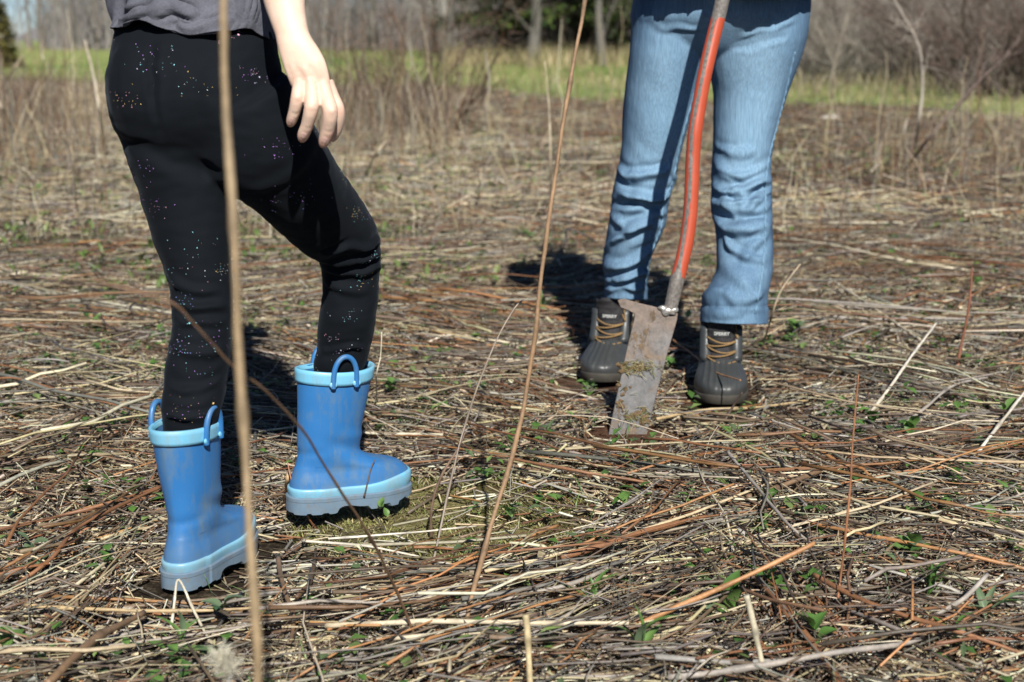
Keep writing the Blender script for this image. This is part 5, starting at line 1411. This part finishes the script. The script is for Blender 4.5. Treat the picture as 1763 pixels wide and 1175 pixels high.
# upright or leaning stems, rooted in the ground (pixel, distance)
ST = [
    ('dry_stem', 'tall blurred tan stem standing closest to the camera in front of the black leggings', [(446, 1420, 1.03), (444, 1180, 1.04), (437, 1010, 1.045), (424, 820, 1.05), (411, 600, 1.06), (400, 350, 1.07), (386, 130, 1.08), (385, -80, 1.09), (372, -260, 1.10)], .0040, (.33, .24, .14), .0029),
    ('dry_stem', 'tall reddish tan stem leaning right beside the spade handle', [(796, 1090, None), (812, 1030, 1.955), (850, 890, 1.985), (890, 755, 2.01), (918, 600, 2.03), (935, 450, 2.04), (958, 290, 2.05), (978, 160, 2.06), (1004, 20, 2.07), (1022, -120, 2.08)], .0037, (.29, .18, .10), .0027),
    ('dry_stem', 'thin brown stem slanting across the black leggings and both blue boots', [(722, 1095, None), (690, 1035, 1.86), (640, 930, 1.72), (570, 820, 1.58), (520, 740, 1.47), (455, 672, 1.38), (400, 630, 1.32), (340, 565, 1.27), (298, 522, 1.25), (225, 500, 1.25), (165, 482, 1.26), (135, 442, 1.27)], .0023, (.22, .13, .075), .0008),
    ('dry_stem', 'thin straight rust stem standing in the lower right', [(1434, 1115, None), (1444, 1020, 1.98), (1460, 880, 2.0), (1470, 740, 2.02), (1478, 645, 2.03)], .0024, (.30, .13, .06), .0010),
    ('dry_stem', 'short dark red stem standing among green leaves at right', [(1645, 650, None), (1656, 590, 3.52), (1668, 530, 3.52), (1674, 460, 3.53)], .0042, (.22, .085, .05), .002),
    ('dry_stem', 'thin pale stem standing left of the reddish leaning stem', [(950, 370, None), (948, 300, 6.3), (946, 200, 6.3), (938, 105, 6.32)], .0055, (.46, .38, .26), .003),
    ('dry_stem', 'pale stem leaning left beside the black leggings', [(183, 270, None), (172, 200, 9.0), (163, 140, 9.0), (146, 70, 9.0)], .013, (.5, .43, .33), .007),
    ('dry_stem', 'pale stem bent at the far left edge of the field', [(28, 235, None), (8, 195, 10.6), (-10, 160, 10.6)], .013, (.52, .45, .34), .008),
    ('dry_stem', 'tan stem leaning right at the far left edge', [(0, 175, None), (18, 130, 14.0), (40, 95, 14.0)], .014, (.44, .34, .22), .008),
    ('dry_stem', 'thin upright pale stem at left behind the bent one', [(80, 165, None), (76, 120, 15.5), (70, 75, 15.5)], .012, (.5, .43, .31), .006),
    ('dry_stem', 'thin tan stem standing below the leaning pale stem at left', [(130, 360, None), (128, 300, 6.0), (122, 250, 6.0)], .004, (.42, .34, .22), .002),
    ('dry_stem', 'pale slanting stem low in the field right of the thigh', [(625, 305, None), (645, 270, 7.7), (665, 242, 7.7)], .009, (.44, .36, .25), .005),
    ('dry_stem', 'thin straw standing in the field below the dead shrubs', [(822, 350, None), (826, 320, 6.5), (829, 290, 6.5)], .005, (.5, .42, .28), .003),
    ('dry_stem', 'thin grey stem standing right of the dead shrubs', [(842, 240, None), (838, 190, 11.8), (842, 140, 11.8), (836, 90, 11.8)], .009, (.36, .31, .26), .005),
    ('dry_stem', 'slim grey stem standing at the right beside the lone sapling', [(1570, 268, None), (1556, 240, 9.6), (1562, 205, 9.6)], .008, (.46, .4, .32), .004),
    ('dry_stem', 'cut pale stake standing up at the bottom right', [(1328, 1210, None), (1312, 1140, 1.72), (1298, 1080, 1.72), (1285, 1025, 1.72)], .0042, (.52, .46, .33), .0036),
    ('dry_stem', 'short cut tan stub standing at the bottom centre', [(916, 1210, None), (911, 1140, 1.71), (908, 1095, 1.71), (905, 1058, 1.715)], .0045, (.56, .45, .26), .0042),
    ('dry_stem', 'dark bent twig standing in the shade left of the jeans', [(960, 440, None), (974, 415, 5.6), (976, 395, 5.6), (1005, 404, 5.6), (1030, 420, 5.6)], .006, (.05, .04, .035), .003),
    ('dry_stem', 'thin dark stem rising in the moss in front of the stepping boot', [(742, 920, None), (744, 870, 2.32), (760, 820, 2.32), (790, 770, 2.33), (800, 745, 2.34)], .0028, (.2, .13, .09), .0016),
    ('dry_stem', 'thin grey brown stem leaning right between boot and leaning stem', [(735, 1000, None), (790, 770, 2.3), (840, 620, 2.32), (880, 540, 2.34), (902, 515, 2.35)], .0022, (.3, .24, .19), .0012),
    ('dry_stem', 'pale straw folded against the heel of the near boot', [(292, 1085, None), (300, 1040, 1.96), (308, 998, 1.985), (335, 1055, 1.95), (366, 1112, 1.88)], .0022, (.58, .52, .4), .0018),
    ('dry_stem', 'short broken stub leaning on the heel of the stepping boot', [(490, 850, None), (495, 830, 2.42), (497, 815, 2.42)], .0045, (.5, .33, .18), .0036),
    ('dry_stem', 'small dark twig leaning on the toe of the stepping boot', [(627, 856, 2.385), (632, 834, 2.39), (638, 810, 2.40), (645, 792, 2.405)], .0017, (.1, .06, .04), .001),
    ('dry_stem', 'curved red twig in front of the heel of the stepping boot', [(545, 905, None), (520, 872, 2.36), (505, 840, 2.37), (495, 795, 2.39)], .0018, (.3, .13, .07), .001),
    ('dry_stem', 'white straw standing up at the back of the boot top', [(650, 700, None), (648, 650, 3.0), (655, 615, 3.0), (657, 572, 3.0)], .0018, (.6, .54, .4), .0012),
    ('dry_stem', 'thin pale stem leaning right of the jeans hem', [(1312, 600, None), (1330, 540, 3.65), (1345, 500, 3.66), (1378, 455, 3.68)], .003, (.4, .32, .22), .002),
]
for nm, lab, pts, r, c, r1 in ST:
    P = []
    for u, v, Y in pts:
        if Y is None:
            p = G(u, v); p = np.array([p[0], p[1], float(hgt(p[0], p[1])) - .005])
        else: p = W(u, v, Y)
        P.append(p)
    stalk(nm, lab, 'stem', P, r, c, r1, 5, 9)
# seed fluff on a thin stem close to the camera
fr_ = empty('seed_head', G(372, 1300), 'pale fluffy seed head on a thin stem, blurred at the bottom edge', 'seed head')
c = W(398, 1160, 1.3); v, f = tube_mesh([G(372, 1300), W(384, 1215, 1.3), c], [.002, .0015, .001], 6, 4)
me = mesh_np('stem', v, f, True, np.ones((len(v), 3)) * .35); obj('stem', me, M['stalk'], fr_)
a = Acc(); n = 260; d = norm(rng.normal(0, 1, (n, 3)) + np.array([-.3, 0, .9])); P = c + d[:, None] * np.linspace(0, 1, 3)[None, :, None] * rng.uniform(.006, .02, n)[:, None, None]; P[..., 2] += .0
P[:, :, :] += (rng.uniform(0, 1, (n, 1, 1)) * np.array([-.012, 0, .018])[None, None])
a.add_sticks(P, np.full((n, 3), .0004), np.tile(np.array([(.62, .58, .46)]), (n, 1)), 3, False)
tag(obj('fluff', a.mesh('fluff'), M['stalk'], fr_), kind='stuff')

# saplings with side twigs
def sapling(lab, pts, r, col, nt, tl):
    P = np.array([G(*pts[0][:2]) if p[2] is None else W(*p) for p in pts])
    root = empty('sapling', P[0], lab, 'sapling')
    v, f = tube_mesh(P, np.linspace(r, r * .5, len(P)), 8, 5)
    obj('trunk', mesh_np('trunk', v, f, True, np.ones((len(v), 3)) * np.array(col)), M['stalk'], root)
    a = Acc(); Pc = catmull(P, 3)[None]; s, d, i = sub(Pc, nt, .35)
    Q = branches(a, s, norm(d + np.array([0, 0, .2])), rng.uniform(.5, 1, nt) * tl, np.full(nt, r * .4), col, 5, .1, .25)
    s, d, i = sub(Q, nt * 3, .2); branches(a, s, d, rng.uniform(.3, .6, nt * 3) * tl, np.full(nt * 3, r * .22), col, 4, .1, .3)
    tag(obj('branch', a.mesh('branch'), M['stalk'], root), kind='stuff')
sapling('lone pale sapling with a curved trunk standing before the thicket', [(1575, 262, None), (1580, 220, 9.6), (1588, 160, 9.6), (1586, 100, 9.6), (1574, 60, 9.6), (1545, 10, 9.6), (1510, -60, 9.6)], .011, (.36, .315, .26), 12, .28)
sapling('dark leaning sapling slanting up to the right edge', [(1560, 290, None), (1590, 250, 8.2), (1640, 190, 8.2), (1690, 135, 8.2), (1740, 90, 8.2)], .010, (.14, .10, .085), 12, .26)
sapling('forked pale sapling in front of the thicket right of the jeans', [(1434, 172, None), (1432, 140, 19), (1440, 105, 19), (1452, 60, 19), (1470, -10, 19)], .014, (.27, .235, .19), 12, .6)

# leafy seedlings
def leaf_mesh(name, L, Wd, fold_, curl, nx_=5):
    V = []
    for i in range(nx_ + 1):
        t = i / nx_; w = Wd * math.sin(PI * min(.999, t ** .8 * .97 + .03)) ** .8
        z = curl * L * (t - t * t * 1.6)
        for s in (-1, -.5, 0, .5, 1): V.append((L * t, s * w, z + abs(s) * w * fold_ + .002 * L * math.sin(t * 9 + s * 3)))
    F = [(i * 5 + j, i * 5 + j + 1, (i + 1) * 5 + j + 1, (i + 1) * 5 + j) for i in range(nx_) for j in range(4)]
    return V, F
LEAF = {}
for nm, a in dict(round=(.034, .011, .35, .35), narrow=(.055, .0055, .5, .3), broad=(.060, .019, .3, .3), small=(.018, .0065, .3, .3)).items():
    for ci, c in enumerate([(.085, .18, .04), (.12, .22, .055), (.14, .20, .11), (.07, .14, .04)]):
        v, f = leaf_mesh(nm, *a); LEAF[nm, ci] = mesh_np('leaf', np.array(v), f, True, np.ones((len(v), 3)) * np.array(c)); LEAF[nm, ci].materials.append(M['leaf'])
def seedling(lab, u, v, kind, nl, s, up, ci):
    p = G(u, v); p[2] = float(hgt(p[0], p[1])) + .004
    root = empty('seedling', p, lab, 'seedling')
    for i in range(nl):
        o = bpy.data.objects.new('leaf', LEAF[kind, (ci + (i % 3 == 2)) % 4]); COL.objects.link(o); o.parent = root
        o.location = (random.uniform(-.006, .006) * s, random.uniform(-.006, .006) * s, random.uniform(.0, .025) * s + .012)
        o.rotation_euler = (random.uniform(-.3, .3), -random.uniform(up * .4, up * 1.3), i * 2.4 + random.uniform(-.4, .4)); k = s * random.uniform(.75, 1.15); o.scale = (k, k, k)
for a in [('pair of large grey green oval leaves at the left edge', 26, 690, 'broad', 3, 1.0, .8, 2), ('bright leafy seedling cluster in the lower right', 1570, 992, 'round', 8, 1.0, .9, 1), ('seedling with long upright leaves near the right bottom', 1600, 1062, 'narrow', 7, 1.05, 1.5, 0),
          ('seedling with a tall pointed leaf below the spade', 1022, 1052, 'narrow', 6, 1.0, 1.5, 0), ('seedling with upright leaves at the bottom edge right of centre', 1092, 1150, 'narrow', 5, 1.2, 1.6, 1), ('broad leaf seedling low beside the pale stake', 1258, 1078, 'broad', 4, .75, 1.2, 0),
          ('dull green seedling left of the pale stake', 1210, 1095, 'round', 5, 1.0, .7, 2), ('clump of round leaves behind the stepping boot', 672, 692, 'round', 8, 1.0, .7, 1), ('clover like leaves right of the boot top', 676, 655, 'small', 8, 1.3, .7, 1),
          ('small leaves beside the short dark red stem', 1655, 640, 'round', 6, 1.0, 1.0, 1), ('bright clump of small leaves behind the right duck boot', 1370, 600, 'small', 10, 1.8, .6, 1), ('bright small leaves just right of the jeans hem', 1330, 545, 'small', 8, 1.7, .7, 1),
          ('green leaf between the two duck boots', 1155, 640, 'round', 4, 1.0, .9, 0), ('leaves under the toe of the left duck boot', 1012, 690, 'small', 9, 1.5, .8, 1), ('green seedling between white stick and blurred stem at right', 1500, 745, 'round', 6, 1.0, .9, 3),
          ('low leaves at the right edge under the slanting pale stick', 1730, 735, 'round', 6, 1.0, .7, 1), ('narrow leaves at the lower right edge', 1700, 1100, 'narrow', 7, 1.0, .7, 2), ('leafy seedling along the bottom near the right corner', 1640, 1135, 'narrow', 6, 1.0, .5, 0),
          ('heart shaped leaves left of the near boot', 182, 1002, 'small', 7, 1.5, .6, 0), ('pale green leaves far left of the near boot', 52, 970, 'small', 6, 1.6, .6, 2), ('flat leaves in front of the near boot', 382, 1075, 'round', 5, .9, .5, 2),
          ('grass like seedling at the foot of the nearest stem', 312, 1120, 'narrow', 5, .8, 1.3, 1), ('green seedling at the edge of the moss patch', 880, 905, 'round', 6, .8, .6, 1), ('tiny seedling in the moss before the boot toe', 662, 905, 'small', 4, 1.1, 1.2, 1),
          ('leaves in the litter left of the leggings', 85, 650, 'round', 6, 1.0, .6, 0), ('green sprig at the far left middle', 170, 585, 'small', 8, 1.6, .9, 1), ('small green rosette below the thin stem at right', 1480, 770, 'small', 8, 1.5, .6, 0),
          ('young grassy leaf standing in the adult shadow edge', 935, 545, 'narrow', 3, 1.6, 1.3, 1), ('leaves beside the fallen rust stalks at right', 1568, 770, 'round', 5, 1.0, .9, 0), ('dark green leaf at the far right edge', 1755, 880, 'round', 3, 1.0, .9, 0),
          ('seedling between orange stalk and thick red brown stalk', 1330, 1060, 'small', 8, 1.4, .8, 0), ('leaves at the bottom left corner', 20, 1130, 'round', 5, 1.0, .7, 1), ('small leaves left of the long rust stem at bottom right', 1400, 1130, 'round', 5, 1.0, .8, 0)]:
    seedling(*a)
# stones
for lab, u, v, r in [('white stone lying in the field right of the jeans', 1430, 212, .075), ('small pale stone in the field below the white one', 1466, 325, .028), ('pale pebble in the litter at the lower right', 1572, 826, .011), ('tan pebble by the left duck boot', 1006, 618, .016)]:
    p = G(u, v); bm = bmesh.new(); bmesh.ops.create_icosphere(bm, subdivisions=3, radius=1)
    for q in bm.verts:
        k = 1 + .22 * noise.noise(q.co * 1.3 + Vector((u, v, 0)))
        q.co = Vector((q.co.x * 1.4 * r * k, q.co.y * r * k, q.co.z * .6 * r * k))
    me = bpy.data.meshes.new('stone'); bm.to_mesh(me); bm.free()
    for pg in me.polygons: pg.use_smooth = True
    o = obj('stone', me, M['stone']); o.location = (p[0], p[1], float(hgt(p[0], p[1])) + r * .4 + .008); tag(o, lab, 'stone')
